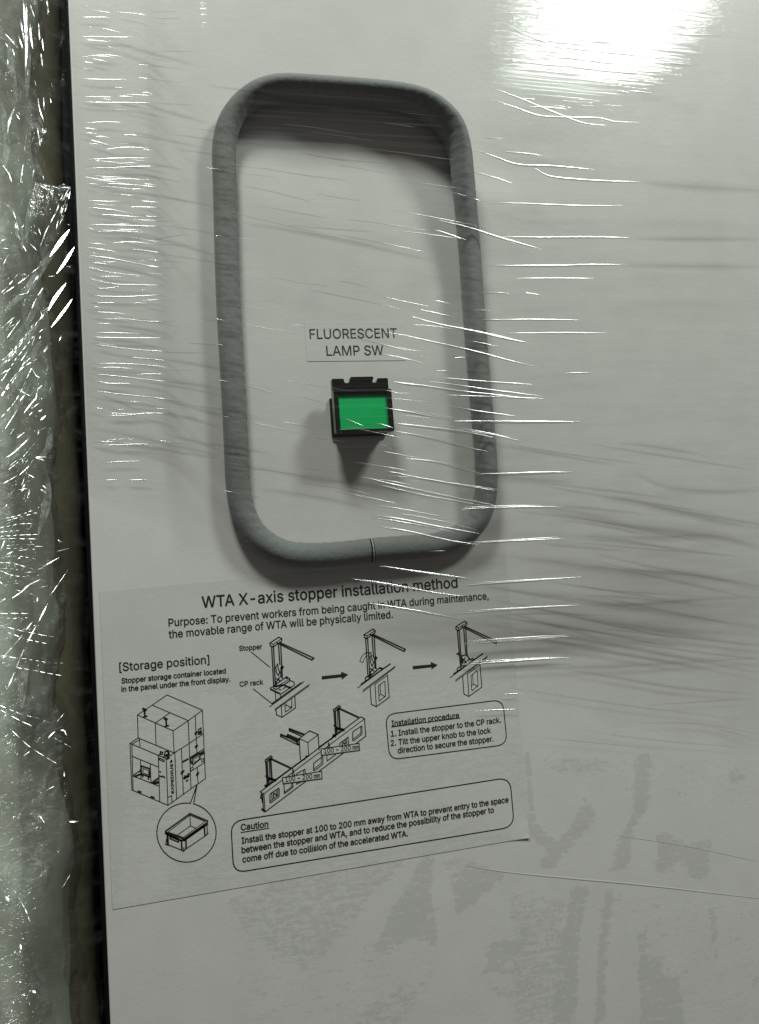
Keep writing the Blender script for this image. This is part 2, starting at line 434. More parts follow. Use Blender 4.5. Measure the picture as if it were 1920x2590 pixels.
e0, e1 = Cd[1], Cd[-2]
mid = (Cd[0] + Cd[-1]) / 2
# the butt joint: a pale glue bead between the two cut ends
tdir = (e0 - e1) / np.linalg.norm(e0 - e1)
Sd = np.cross(tdir, (0, -1, 0)); Sd /= np.linalg.norm(Sd)
nb = 20
for bname, bm_, sh_, br_ in (('glue_bead', M_label, -.006, .0026), ('joint_gap', M_void, .0, .0026), ('joint_gap', M_void, -.0115, .0016)):
    V, Fc = [], []
    for i in range(nb + 1):
        a = math.pi * .04 + math.pi * .84 * i / nb - math.pi / 2
        c0 = mid + tdir * sh_ + Sd * math.sin(a) * .062 + np.array([0, -1, 0]) * (math.cos(a) * (RY + .002))
        for k in range(6):
            b = 2 * math.pi * k / 6
            nr = Sd * math.sin(a) + np.array([0, -1, 0]) * math.cos(a)
            V.append(c0 + (tdir * math.cos(b) + nr * math.sin(b)) * br_ * (1 + .3 * math.sin(i * 2.1)))
    for i in range(nb):
        for k in range(6): Fc.append((i * 6 + k, (i + 1) * 6 + k, (i + 1) * 6 + (k + 1) % 6, i * 6 + (k + 1) % 6))
    link(bname, mesh(bname, V, Fc), bm_, ring, True)


# ---------------------------------------------------------------- green push switch
SD = .178
def q(k, pts, y): return [(float(v[0]), float(v[2])) for v in at(zp(k, pts), y)]
sw0 = at([(915, 1100)])[0]
switch = thing('push_switch', 'square black push switch with a flat green lens inside the grey ring', 'switch', (float(sw0[0]), 0, float(sw0[2])))
fx = q('X', [(497, 800), (1215, 800), (1255, 1295), (540, 1340)], -SD)
x0 = (fx[0][0] + fx[3][0]) / 2; x1 = (fx[1][0] + fx[2][0]) / 2; z1 = (fx[0][1] + fx[1][1]) / 2; z0 = (fx[2][1] + fx[3][1]) / 2
top = q('X', [(440, 692), (598, 692), (606, 742), (668, 742), (690, 668), (1000, 655), (975, 728), (1035, 728), (1050, 676), (1190, 672)], -SD * .62)
zt = [p[1] for p in top]
hx0, hx1 = x0 + .004, x1 - .004
hz0 = z0 + .006
def ux(X): return hx0 + (X - 440) / (1190 - 440) * (hx1 - hx0)
zb = z1 - .004
tab = (zt[0] + zt[-1]) / 2; mid_t = (zt[4] + zt[5]) / 2; dip = (zt[2] + zt[7]) / 2
outl = [(hx0, hz0), (hx1, hz0), (hx1, tab), (ux(1050), tab), (ux(1035), dip), (ux(975), dip), (ux(1000), mid_t), (ux(690), mid_t), (ux(668), dip), (ux(606), dip), (ux(598), tab), (hx0, tab)]
link('latch_plate', prism('latch_plate', outl, -SD * .78, -SD * .52, .003), M_black, switch)
link('housing', box_mesh('housing', hx0 + .012, hx1 - .006, -SD * .52 + .002, -.004, hz0 + .012, zb - .01, .006), M_black, switch)
link('mounting_flange', box_mesh('mounting_flange', hx0 + .002, hx1 + .002, -.02, -.002, hz0 + .002, zb, .004), M_black, switch)
g = q('X', [(553, 882), (1145, 858), (1182, 1243), (595, 1280)], -SD + .012)
gx0 = (g[0][0] + g[3][0]) / 2; gx1 = (g[1][0] + g[2][0]) / 2; gz1 = (g[0][1] + g[1][1]) / 2; gz0 = (g[2][1] + g[3][1]) / 2
bz = -SD * .78 - .002
for nm, a in (('bezel_bar', (x0, gx0 - .001, z0, z1)), ('bezel_bar', (gx1 + .001, x1, z0, z1)), ('bezel_bar', (gx0, gx1, gz1 + .001, z1 - .001)), ('bezel_bar', (gx0, gx1, z0 + .001, gz0 - .012))):
    link(nm, box_mesh(nm, a[0], a[1], -SD, bz, a[2], a[3], .0045), M_blackrim, switch)
link('green_lens', box_mesh('green_lens', gx0 - .002, gx1 + .002, -SD + .012, bz - .003, gz0 - .016, gz1 + .003, .003), M_green, switch)
link('rim_line', box_mesh('rim_line', gx0 - .02, gx1 + .01, -SD - .003, -SD + .003, gz1 + .012, gz1 + .016, .0012), M_blackrim, switch)

# ---------------------------------------------------------------- lettering
# letter outlines (thousandths of an em): advance, then closed contours as x, y pairs
GLYPHS = '{"+":[453,[[198,34,198,364,255,364,255,34],[61,172,61,226,391,226,391,172]]],",":[188,[[38,-119,68,71,137,71,84,-119]]],"-":[453,[[337,244,337,188,114,188,114,244]]],".":[188,[[95,-4,83,-3,73,1,63,9,55,18,51,29,50,41,51,53,55,64,63,73,73,81,83,85,95,87,107,85,118,81,128,73,135,64,140,53,141,41,140,29,135,18,128,9,118,1,107,-3]]],"0":[453,[[227,-7,191,-3,158,7,130,24,105,48,85,77,69,113,57,155,50,202,48,254,50,306,57,353,69,395,85,431,106,461,130,484,159,502,191,512,227,516,262,512,295,502,323,484,348,461,368,431,384,395,396,353,403,306,405,254,403,202,396,155,384,113,368,77,348,48,323,24,295,7,263,-3],[227,50,250,52,271,60,290,74,306,92,320,116,330,144,338,176,342,213,344,254,342,295,338,332,330,365,320,393,306,416,290,435,271,449,250,457,227,460,203,457,182,449,163,435,147,416,134,393,123,365,115,332,111,295,109,254,111,213,115,176,123,144,134,116,147,92,163,74,182,60,203,52]]],"1":[453,[[76,0,76,55,391,55,391,0],[276,509,276,0,212,0,212,448,209,448,86,358,86,427,198,509]]],"2":[453,[[64,0,64,47,234,229,282,282,294,298,303,312,311,327,316,341,319,356,320,371,319,389,315,405,308,419,298,431,287,441,273,449,258,455,241,458,224,460,205,458,188,454,172,447,159,438,148,427,139,413,132,398,128,381,127,362,66,362,68,391,75,418,86,442,102,464,121,482,143,496,168,507,196,513,225,516,254,513,281,507,306,497,328,482,346,465,361,445,372,423,379,398,381,372,380,354,377,336,371,318,363,299,351,280,336,259,317,235,294,209,267,180,153,60,153,57,389,57,389,0]]],":":[188,[[95,-4,83,-3,73,1,63,9,55,18,51,29,50,41,51,53,55,64,63,73,73,81,83,85,95,87,107,85,118,81,128,73,135,64,140,53,141,41,140,29,135,18,128,9,118,1,107,-3],[95,271,83,272,73,277,63,284,55,294,51,304,50,316,51,328,55,339,63,349,73,356,83,360,95,362,107,360,118,356,128,349,135,339,140,328,141,316,140,304,135,294,128,284,118,277,107,272]]],"A":[480,[[16,0,201,509,276,509,463,0,395,0,287,302,264,372,232,478,245,478,213,371,191,302,85,0],[110,142,110,199,370,199,370,142]]],"C":[510,[[267,-7,225,-3,186,7,150,25,119,49,92,79,70,115,53,157,44,203,40,254,44,305,53,352,70,393,92,429,119,459,150,484,186,501,225,512,267,516,293,514,317,511,340,504,362,496,383,485,402,471,419,456,435,438,448,418,459,397,467,373,473,348,408,348,404,365,397,380,389,395,380,407,369,418,357,428,344,437,330,444,315,449,300,453,284,455,267,456,237,453,209,445,184,432,161,414,141,391,125,364,113,332,106,295,103,254,106,213,113,177,125,145,141,117,161,94,184,76,210,63,237,56,267,53,284,54,300,56,315,60,330,65,344,72,357,81,369,90,380,102,389,114,397,128,404,144,408,160,473,160,467,135,459,112,448,91,435,71,420,53,402,38,383,24,363,13,341,5,317,-2,293,-6]]],"D":[503,[[219,0,96,0,96,57,215,57,254,60,288,68,318,81,343,99,363,122,379,149,390,181,397,216,399,255,397,294,390,329,379,361,364,388,344,410,320,428,291,441,258,449,221,452,93,452,93,509,225,509,273,505,315,495,353,478,385,455,412,426,433,391,449,351,458,306,462,255,458,205,449,159,433,119,411,83,384,54,351,31,312,14,268,3],[125,509,125,0,60,0,60,509]]],"E":[419,[[60,0,60,509,372,509,372,452,125,452,125,286,355,286,355,229,125,229,125,57,375,57,375,0]]],"F":[410,[[60,0,60,509,369,509,369,452,125,452,125,278,346,278,346,221,125,221,125,0]]],"I":[301,[[31,0,31,57,118,57,118,452,31,452,31,509,269,509,269,452,183,452,183,57,269,57,269,0]]],"L":[393,[[60,0,60,509,125,509,125,57,361,57,361,0]]],"M":[629,[[60,0,60,509,152,509,277,187,287,159,299,123,311,84,322,49,307,49,318,83,330,121,342,158,352,187,476,509,568,509,568,0,504,0,504,291,504,327,505,369,506,413,507,457,513,457,498,409,482,363,467,322,456,291,342,0,286,0,170,291,159,321,145,361,129,408,112,457,119,457,120,416,121,372,122,328,122,291,122,0]]],"N":[524,[[60,0,60,509,136,509,343,183,363,151,388,107,414,55,405,54,401,108,399,157,399,195,399,509,463,509,463,0,387,0,202,290,177,331,148,381,108,452,119,454,122,384,124,328,125,291,125,0]]],"O":[534,[[267,-7,225,-3,186,7,150,25,119,49,92,79,70,115,53,157,44,203,40,254,44,305,53,352,70,393,92,429,119,459,150,484,186,501,225,512,267,516,309,512,348,501,384,484,415,459,442,429,464,393,480,352,490,305,493,254,490,203,480,157,464,115,442,79,415,49,384,25,348,7,309,-3],[267,53,296,55,324,63,349,76,372,94,392,116,408,144,420,176,428,213,430,254,428,295,420,332,408,365,392,392,372,415,349,433,324,446,296,453,267,456,237,453,210,445,184,433,161,415,142,392,125,364,113,332,106,295,103,254,106,213,113,176,125,144,142,117,161,94,184,76,210,63,237,55]]],"P":[445,[[60,0,60,509,235,509,272,506,305,499,332,487,356,471,375,452,390,430,400,404,407,377,409,348,407,318,400,291,390,265,375,243,356,223,332,207,305,195,272,188,235,186,109,186,109,242,233,242,257,244,279,248,297,256,312,266,324,279,333,294,339,310,343,328,344,348,343,367,339,385,333,402,324,416,312,428,297,439,279,446,257,451,232,452,125,452,125,0]]],"R":[449,[[60,0,60,509,236,509,273,506,305,500,333,489,356,473,376,455,390,433,401,408,407,381,409,352,407,323,401,296,390,271,376,250,356,232,333,217,305,206,273,200,236,198,96,198,96,255,234,255,258,256,280,260,298,267,313,276,325,287,334,300,340,316,344,333,345,352,344,371,340,389,334,405,325,419,313,430,298,440,279,446,258,451,233,452,125,452,125,0],[353,0,230,229,303,229,428,0]]],"S":[447,[[224,-9,188,-7,156,-1,128,9,102,23,81,40,64,60,51,83,42,109,38,137,104,137,108,118,114,102,123,88,136,76,150,66,166,59,185,53,204,50,224,49,246,50,267,54,286,60,303,69,317,79,329,92,338,106,344,122,346,139,344,154,340,168,332,179,322,189,310,197,296,205,245,222,184,239,145,253,112,269,86,289,67,313,56,341,52,372,54,400,62,425,75,448,92,468,113,484,138,498,165,508,195,514,227,516,259,514,289,508,316,498,340,484,360,468,377,449,390,427,398,403,401,378,337,378,332,402,320,421,302,437,280,449,254,456,225,459,204,457,185,454,167,448,152,440,139,430,129,418,121,405,117,391,115,376,117,359,122,345,131,334,142,324,155,315,169,308,212,293,264,279,312,264,328,256,344,248,359,238,372,226,384,213,395,198,402,180,407,161,408,139,406,112,399,87,386,64,370,43,349,25,323,11,294,0,261,-7]]],"T":[449,[[32,452,32,509,417,509,417,452,257,452,257,0,193,0,193,452]]],"U":[518,[[259,-8,220,-6,186,2,154,15,126,33,103,55,85,80,71,108,63,140,60,173,60,509,124,509,124,178,126,155,132,133,141,113,153,95,169,80,187,68,208,59,232,53,259,52,285,53,309,59,331,68,349,80,364,95,377,113,385,133,391,155,393,178,393,509,457,509,457,173,454,140,446,108,433,80,414,55,391,33,363,15,332,2,297,-6]]],"W":[687,[[155,0,16,509,82,509,163,196,175,145,187,94,197,40,189,40,200,94,211,145,224,196,306,509,380,509,462,196,474,145,486,94,497,40,488,40,499,94,510,145,523,196,603,509,670,509,530,0,455,0,368,323,351,391,336,475,350,475,335,395,318,323,230,0]]],"X":[475,[[18,0,217,284,217,236,29,509,104,509,178,400,204,361,223,329,243,292,232,292,252,329,272,361,298,400,374,509,446,509,259,239,259,287,456,0,382,0,292,129,268,165,250,195,230,231,244,231,225,196,206,166,182,129,91,0]]],"[":[273,[[101,-96,101,539,236,539,236,487,160,487,160,-44,236,-44,236,-96]]],"]":[273,[[37,-96,37,-44,113,-44,113,487,37,487,37,539,172,539,172,-96]]],"a":[390,[[160,-9,137,-7,115,-3,94,5,76,15,60,29,48,45,38,63,32,84,30,108,32,128,36,146,43,161,53,174,64,184,78,193,92,200,108,206,125,211,178,220,234,227,265,235,276,255,276,257,275,272,272,285,267,297,260,307,251,315,240,322,227,327,212,330,196,331,178,330,163,327,149,322,118,301,100,274,41,291,51,313,64,331,79,346,95,358,114,368,133,375,153,380,173,383,194,384,239,379,255,375,271,369,286,360,300,350,312,336,322,320,330,301,335,278,337,251,337,0,277,0,277,52,272,52,252,25,242,16,229,8,215,1,199,-4,181,-7],[170,45,192,47,211,51,228,59,242,68,254,80,263,93,270,108,274,122,276,138,276,190,259,182,231,176,200,171,175,168,134,159,122,153,112,147,103,139,97,130,93,118,92,105,93,93,96,82,102,72,109,64,119,57,130,52,142,48,156,46]]],"b":[425,[[229,-8,208,-7,189,-3,172,4,159,12,147,21,138,31,118,59,112,59,112,0,53,0,53,509,114,509,114,319,118,319,137,346,147,355,158,364,171,373,188,379,207,383,229,384,259,382,287,374,313,361,335,342,354,320,370,293,381,261,388,227,390,189,388,151,381,116,370,84,355,57,336,34,313,16,288,3,260,-6],[220,47,242,49,262,55,279,66,294,80,306,97,316,117,323,139,327,163,328,189,327,215,323,239,316,261,307,281,295,298,280,311,262,322,243,328,220,330,198,328,178,322,161,312,147,299,134,282,125,263,118,241,114,216,113,189,114,162,118,138,125,115,135,95,147,78,162,65,179,55,198,49]]],"c":[396,[[207,-8,174,-5,144,3,117,16,93,35,72,58,56,85,44,116,37,150,34,187,37,225,44,260,56,291,72,318,93,341,117,360,144,374,174,382,207,384,226,384,243,381,260,377,276,371,291,364,305,356,318,346,330,335,340,322,349,308,356,293,362,277,303,262,290,289,270,311,242,325,207,330,184,328,163,321,145,310,130,296,118,278,108,258,102,236,98,212,96,187,98,163,102,139,108,117,118,97,130,80,145,66,163,55,184,49,207,46,243,52,271,66,292,89,304,117,363,102,357,86,350,70,341,56,331,43,319,32,306,21,292,12,277,5,261,-1,244,-5,226,-7]]],"d":[425,[[195,-8,165,-6,137,3,111,16,89,34,70,57,55,84,43,116,36,151,34,189,36,227,43,261,55,293,70,320,89,342,112,361,137,374,165,382,196,384,218,383,237,379,253,373,267,364,278,355,287,346,306,319,311,319,311,509,372,509,372,0,313,0,313,59,307,59,287,31,277,21,266,12,252,4,236,-3,217,-7],[205,47,226,49,246,55,263,65,278,78,290,95,299,115,306,138,310,162,312,189,310,216,306,241,300,263,290,282,278,299,263,312,246,322,227,328,205,330,182,328,162,322,145,311,130,298,118,281,108,261,102,239,98,215,96,189,98,163,102,139,109,117,118,97,130,80,145,66,162,55,182,49]]],"e":[404,[[212,-8,177,-5,145,3,117,16,92,35,72,58,56,85,44,116,37,150,34,187,36,224,44,258,55,290,71,317,91,340,115,359,142,373,172,382,205,384,226,383,246,380,266,374,285,366,303,355,319,341,334,324,347,305,357,282,365,256,370,227,371,194,371,169,75,169,75,221,338,221,310,202,308,226,304,248,298,269,288,286,277,301,263,314,246,323,227,328,205,330,183,328,164,323,146,313,131,301,119,286,109,270,102,251,97,231,96,211,96,178,98,151,102,127,110,106,121,88,135,73,151,61,169,53,190,48,212,46,227,47,241,49,254,53,265,58,276,65,285,73,294,82,300,93,306,105,365,91,358,72,348,55,335,39,320,26,302,14,283,4,261,-3,237,-7]]],"f":[254,[[228,379,228,327,6,327,6,379],[81,0,81,432,82,452,87,470,96,486,107,499,120,510,135,519,152,525,169,529,187,530,222,527,243,521,227,468,215,472,195,474,178,472,164,468,154,460,147,449,143,435,142,419,142,0]]],"g":[425,[[207,-151,180,-149,156,-146,134,-140,114,-132,97,-122,82,-110,70,-97,59,-84,51,-69,101,-41,122,-66,131,-74,142,-82,154,-88,169,-93,187,-96,207,-97,236,-95,261,-87,282,-75,298,-58,308,-34,311,-6,311,68,306,68,287,41,277,32,266,23,252,16,236,10,217,6,195,5,165,7,138,14,113,27,90,43,71,65,55,90,43,120,36,154,34,191,36,229,43,263,55,293,71,320,90,342,112,361,138,374,166,382,196,384,218,383,237,379,253,373,267,365,279,356,288,346,308,319,313,319,313,379,372,379,372,-9,370,-40,363,-67,350,-90,334,-109,314,-124,291,-136,265,-144,237,-149],[205,59,227,61,246,66,264,75,278,87,290,103,300,121,307,142,311,166,312,193,311,219,307,242,300,264,291,283,279,299,264,312,247,322,227,328,205,330,182,328,163,322,145,312,130,298,118,282,109,262,102,241,98,218,96,193,98,167,102,144,109,123,118,104,131,88,145,76,163,66,183,61]]],"h":[410,[[114,227,114,0,53,0,53,509,114,509,114,287,102,287,116,319,132,344,152,362,175,374,200,382,227,384,252,383,275,377,295,369,313,356,328,340,341,321,350,298,355,271,357,240,357,0,296,0,296,235,293,263,286,286,273,304,256,318,235,326,210,329,192,328,176,324,161,317,147,308,136,297,126,283,119,266,115,248]]],"i":[167,[[53,0,53,379,114,379,114,0],[84,443,73,444,63,448,54,455,47,463,43,472,41,483,43,494,47,504,54,512,63,518,73,522,84,524,95,522,105,518,114,512,121,504,125,494,126,483,125,472,121,463,114,455,105,448,95,444]]],"k":[381,[[110,137,110,212,121,212,284,379,360,379,184,199,177,199],[53,0,53,509,114,509,114,0],[294,0,148,186,191,229,372,0]]],"l":[189,[[139,-2,112,0,91,8,74,20,62,37,55,59,53,84,53,509,114,509,114,99,114,83,117,71,120,62,126,57,135,53,146,52,160,53,170,54,181,3,162,-1]]],"m":[610,[[53,0,53,379,112,379,112,295,108,295,114,314,122,331,132,346,144,358,158,368,172,376,187,382,203,385,219,386,245,383,268,375,287,361,303,342,314,320,321,295,312,295,318,312,326,329,337,343,350,356,364,366,381,375,398,381,417,385,437,386,458,385,478,380,497,372,514,361,529,346,541,328,550,307,555,283,557,255,557,0,496,0,496,254,493,279,485,298,473,313,456,323,438,329,419,330,402,329,387,326,374,320,363,312,353,302,345,290,340,277,336,263,335,247,335,0,274,0,274,260,272,280,265,297,253,311,238,322,220,328,199,330,185,329,171,326,158,320,145,312,135,302,126,289,119,274,115,257,114,238,114,0]]],"n":[410,[[114,227,114,0,53,0,53,379,112,379,112,287,102,287,116,319,132,344,152,362,175,374,200,382,227,384,252,383,275,377,295,369,313,356,328,340,341,321,350,298,355,271,357,240,357,0,296,0,296,235,293,263,286,286,273,304,256,318,235,326,210,329,192,328,176,324,161,317,147,308,136,297,126,283,119,266,115,248]]],"o":[416,[[207,-8,174,-5,144,3,117,16,93,35,72,58,56,85,44,116,37,150,34,187,37,225,44,260,56,291,72,318,93,341,117,360,144,374,174,382,207,384,241,382,271,374,299,360,323,341,343,318,359,291,371,260,379,225,381,187,379,150,371,116,359,85,343,58,323,35,299,16,271,3,241,-5],[207,46,231,49,252,55,270,66,285,80,298,97,307,117,314,139,318,163,319,187,318,212,314,236,307,258,298,278,285,296,270,310,252,321,231,328,207,330,184,328,163,321,145,310,130,296,118,278,108,258,102,236,98,212,96,187,98,163,102,139,108,117,118,97,130,80,145,66,163,55,184,49]]],"p":[425,[[53,-143,53,379,112,379,112,319,118,319,137,346,147,355,158,364,171,373,188,379,207,383,229,384,259,382,287,374,313,361,335,342,354,320,370,293,381,261,388,227,390,189,388,151,381,116,370,84,355,57,336,34,313,16,288,3,260,-6,229,-8,208,-7,189,-3,173,4,159,12,147,21,138,31,118,59,114,59,114,-143],[220,47,242,49,262,55,279,66,294,80,306,97,316,117,323,139,327,163,328,189,327,215,323,239,316,261,307,281,295,298,280,311,262,322,243,328,220,330,198,328,178,322,161,312,147,299,134,282,125,263,118,241,114,216,113,189,114,162,118,138,125,115,135,95,147,78,162,65,179,55,198,49]]],"r":[259,[[53,0,53,379,112,379,112,321,115,321,124,339,137,354,152,367,171,377,191,383,213,385,229,384,243,384,243,322,230,324,207,326,190,324,174,321,159,315,146,306,135,296,126,284,119,269,115,254,114,237,114,0]]],"s":[365,[[182,-8,157,-7,133,-3,112,3,93,12,76,24,62,38,50,54,41,73,36,94,94,107,101,87,111,72,124,60,141,52,160,47,181,45,206,47,227,53,244,62,258,74,265,88,268,103,266,115,262,126,254,136,243,144,229,150,212,155,149,170,118,180,92,192,72,208,58,227,50,249,47,274,49,295,55,314,65,332,79,347,95,360,115,370,137,378,161,383,187,384,212,383,234,379,254,372,271,363,286,352,299,339,309,324,318,308,324,290,268,277,262,291,254,304,243,316,228,325,210,331,187,333,166,331,147,326,131,317,119,305,111,292,109,277,110,264,115,253,124,243,136,235,152,229,172,223,229,209,261,200,287,187,306,171,320,153,328,131,331,107,329,85,323,65,312,47,298,31,281,18,260,6,236,-2,210,-7]]],"t":[228,[[204,379,204,327,6,327,6,379],[65,471,126,471,126,98,127,83,130,70,136,61,144,55,156,51,170,50,185,51,202,54,213,2,192,-3,168,-4,138,-1,113,7,92,21,77,41,68,64,65,93]]],"u":[410,[[182,-5,158,-3,135,2,115,11,97,23,82,39,69,59,60,82,54,109,53,139,53,379,114,379,114,144,116,117,124,94,137,75,154,61,175,53,200,50,218,51,234,55,249,62,263,71,274,83,283,97,290,113,295,132,296,153,296,379,357,379,357,0,298,0,298,92,307,92,294,60,277,35,257,17,234,5,209,-3]]],"v":[390,[[163,0,17,379,84,379,165,155,187,87,206,21,184,21,203,87,224,155,305,379,371,379,226,0]]],"w":[567,[[138,0,23,379,87,379,133,214,154,137,175,41,165,41,186,135,206,214,252,379,316,379,362,214,382,136,402,41,391,41,413,135,434,214,480,379,545,379,429,0,368,0,319,172,305,225,291,280,277,338,291,338,277,280,263,225,248,172,199,0]]],"x":[379,[[21,0,171,218,171,171,29,379,100,379,147,306,179,253,207,206,175,206,202,253,233,306,282,379,352,379,209,169,209,214,358,0,287,0,231,85,200,136,173,182,205,182,178,136,148,85,91,0]]],"y":[390,[[47,-139,61,-86,71,-87,104,-89,113,-86,122,-81,130,-74,138,-64,145,-51,151,-36,163,-1,17,379,84,379,165,155,187,87,206,21,184,21,202,87,224,155,305,379,371,379,204,-58,196,-77,187,-93,177,-107,165,-119,153,-128,139,-136,125,-141,109,-144,91,-145,65,-143]]],"~":[453,[[52,150,53,176,58,199,66,218,76,233,89,246,103,255,119,261,135,265,151,266,168,265,183,262,197,256,212,247,228,235,246,221,275,198,299,192,312,194,323,199,332,207,339,219,343,234,344,253,400,253,399,226,394,204,386,185,376,170,364,157,349,148,334,142,318,138,301,137,284,138,269,141,254,148,239,156,224,168,207,182,177,204,154,210,141,209,130,204,121,196,114,185,109,169,108,150]]]," ":[188,[]]}'
GL = json.loads(GLYPHS)
CAPH = 509.0
GC = {}
def glyph(ch):
    """triangles of one letter: its contours triangulated together, filled by the non-zero winding rule"""
    if ch in GC: return GC[ch]
    from mathutils.geometry import delaunay_2d_cdt
    pts, ed, cs = [], [], []
    for s in GL[ch][1]:
        c_ = list(zip(s[0::2], s[1::2])); n0 = len(pts); pts += [Vector((float(x), float(y_))) for x, y_ in c_]
        ed += [(n0 + i, n0 + (i + 1) % len(c_)) for i in range(len(c_))]; cs.append(c_)
    if not pts: GC[ch] = ([], []); return GC[ch]
    v_, _, f_, *_r = delaunay_2d_cdt(pts, ed, [], 0, 1e-4)
    keep = []
    for t_ in f_:
        px = sum(v_[i].x for i in t_) / len(t_); py = sum(v_[i].y for i in t_) / len(t_); wn = 0
        for c_ in cs:
            for i in range(len(c_)):
                (ax, ay), (bx_, by_) = c_[i], c_[(i + 1) % len(c_)]
                cr = (bx_ - ax) * (py - ay) - (px - ax) * (by_ - ay)
                if ay <= py < by_ and cr > 0: wn += 1
                elif by_ <= py < ay and cr < 0: wn -= 1
        if wn: keep.append(tuple(t_))
    GC[ch] = ([(p_.x, p_.y) for p_ in v_], keep); return GC[ch]
def text_obj(parent, name, txt, p0, p1, cap, y, mat=M_ink, off=0.0, capvec=None, label=None):
    """txt set so that its baseline runs from photograph point p0 to p1; cap = capital height in photograph pixels"""
    A, B = at([p0, p1], y)
    up = at([(p0[0] + (capvec[0] if capvec else -.05 * cap), p0[1] - (capvec[1] if capvec else cap))], y)[0] - A
    if capvec is None: up = np.array([0, 0, np.linalg.norm(up)])
    wd = 0; xs_ = []
    for i, ch in enumerate(txt):
        k = -40 if i and txt[i - 1:i + 1] == 'TA' else 0
        wd += k; xs_.append(wd); wd += GL[ch][0]
    first = min(GL[txt[0]][1][0][0::2]); last = GL[txt[-1]]
    lx = xs_[-1] + max(max(s[0::2]) for s in last[1])
    U = (B - A) / (lx - first); Vv = up / CAPH
    e1 = (B - A) / np.linalg.norm(B - A); V2, fs = [], []
    for ch, x in zip(txt, xs_):
        gv, gt = glyph(ch)
        fs += [tuple(i_ + len(V2) for i_ in t_) for t_ in gt]; V2 += [(p_[0] + x - first, p_[1]) for p_ in gv]
    V2 = np.array(V2); off *= 1.45; V, Fc = [], []
    # a heavier stroke: the outline laid down a few times, each a hair apart
    for j_, (dx, dz) in enumerate(((0, 0), (1, .0), (-1, 0), (0, 1), (0, -1)) if off > 0 else ((0, 0),)):
        W_ = A + V2[:, :1] * U + V2[:, 1:2] * Vv + np.array([dx * off, 0, dz * off]); W_[:, 1] = y - .00008 * j_
        Fc += [tuple(i_ + len(V) for i_ in f_) for f_ in fs]; V += list(W_)
    o = link(name, mesh(name, V, Fc), mat, parent); o['kind'] = 'stuff' if len(txt) > 12 else 'part'
    if len(txt) <= 12: del o['kind']
    return o

lb = at([(773, 818), (1021, 812), (1022.5, 910.6), (775, 915.3)])
lx0, lx1 = float(lb[[0, 3], 0].mean()), float(lb[[1, 2], 0].mean()); lz1, lz0 = float(lb[[0, 1], 2].mean()), float(lb[[2, 3], 2].mean())
name_label = thing('switch_name_label', 'small white sticker reading FLUORESCENT LAMP SW above the green switch', 'label', (lx0, 0, lz0))
link('sticker', box_mesh('sticker', lx0, lx1, -.0020, -.0003, lz0, lz1, .0003), M_panel, name_label)
text_obj(name_label, 'lettering', 'FLUORESCENT', (784, 857), (1005, 854), 24.5, -.0030, off=.0003)
text_obj(name_label, 'lettering', 'LAMP SW', (826.5, 899.3), (970.5, 897.5), 24.5, -.0030, off=.0003)

# ---------------------------------------------------------------- instruction sheet
sheet = thing('instruction_sheet', 'laminated white instruction sheet with black text and line drawings below the ring', 'instruction sheet', tuple(float(v) for v in at([(285, 2300)])[0]))
SY = -.0012
cor = at([(252, 1497), (1279, 1402), (1338, 2118), (285, 2300)])
nu, nv = 170, 130
u = np.linspace(0, 1, nu)[:, None]; v = np.linspace(0, 1, nv)[None, :]
def lerp2(i): return (cor[3, i] * (1 - u) + cor[2, i] * u) * (1 - v) + (cor[0, i] * (1 - u) + cor[1, i] * u) * v
SX, SZ = lerp2(0), lerp2(2)
curl = np.clip((u - .93) / .07, 0, 1) ** 2 * np.clip((.10 - v) / .10, 0, 1) ** 2 * .008
curl2 = 0
SYY = SY - curl - .0010 + 0 * SX
me = grid_mesh('paper', SX, SYY, SZ)
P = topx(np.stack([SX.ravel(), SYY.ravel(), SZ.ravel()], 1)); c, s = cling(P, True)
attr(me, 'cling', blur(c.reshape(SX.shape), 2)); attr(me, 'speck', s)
link('paper', me, M_sheet, sheet, True)
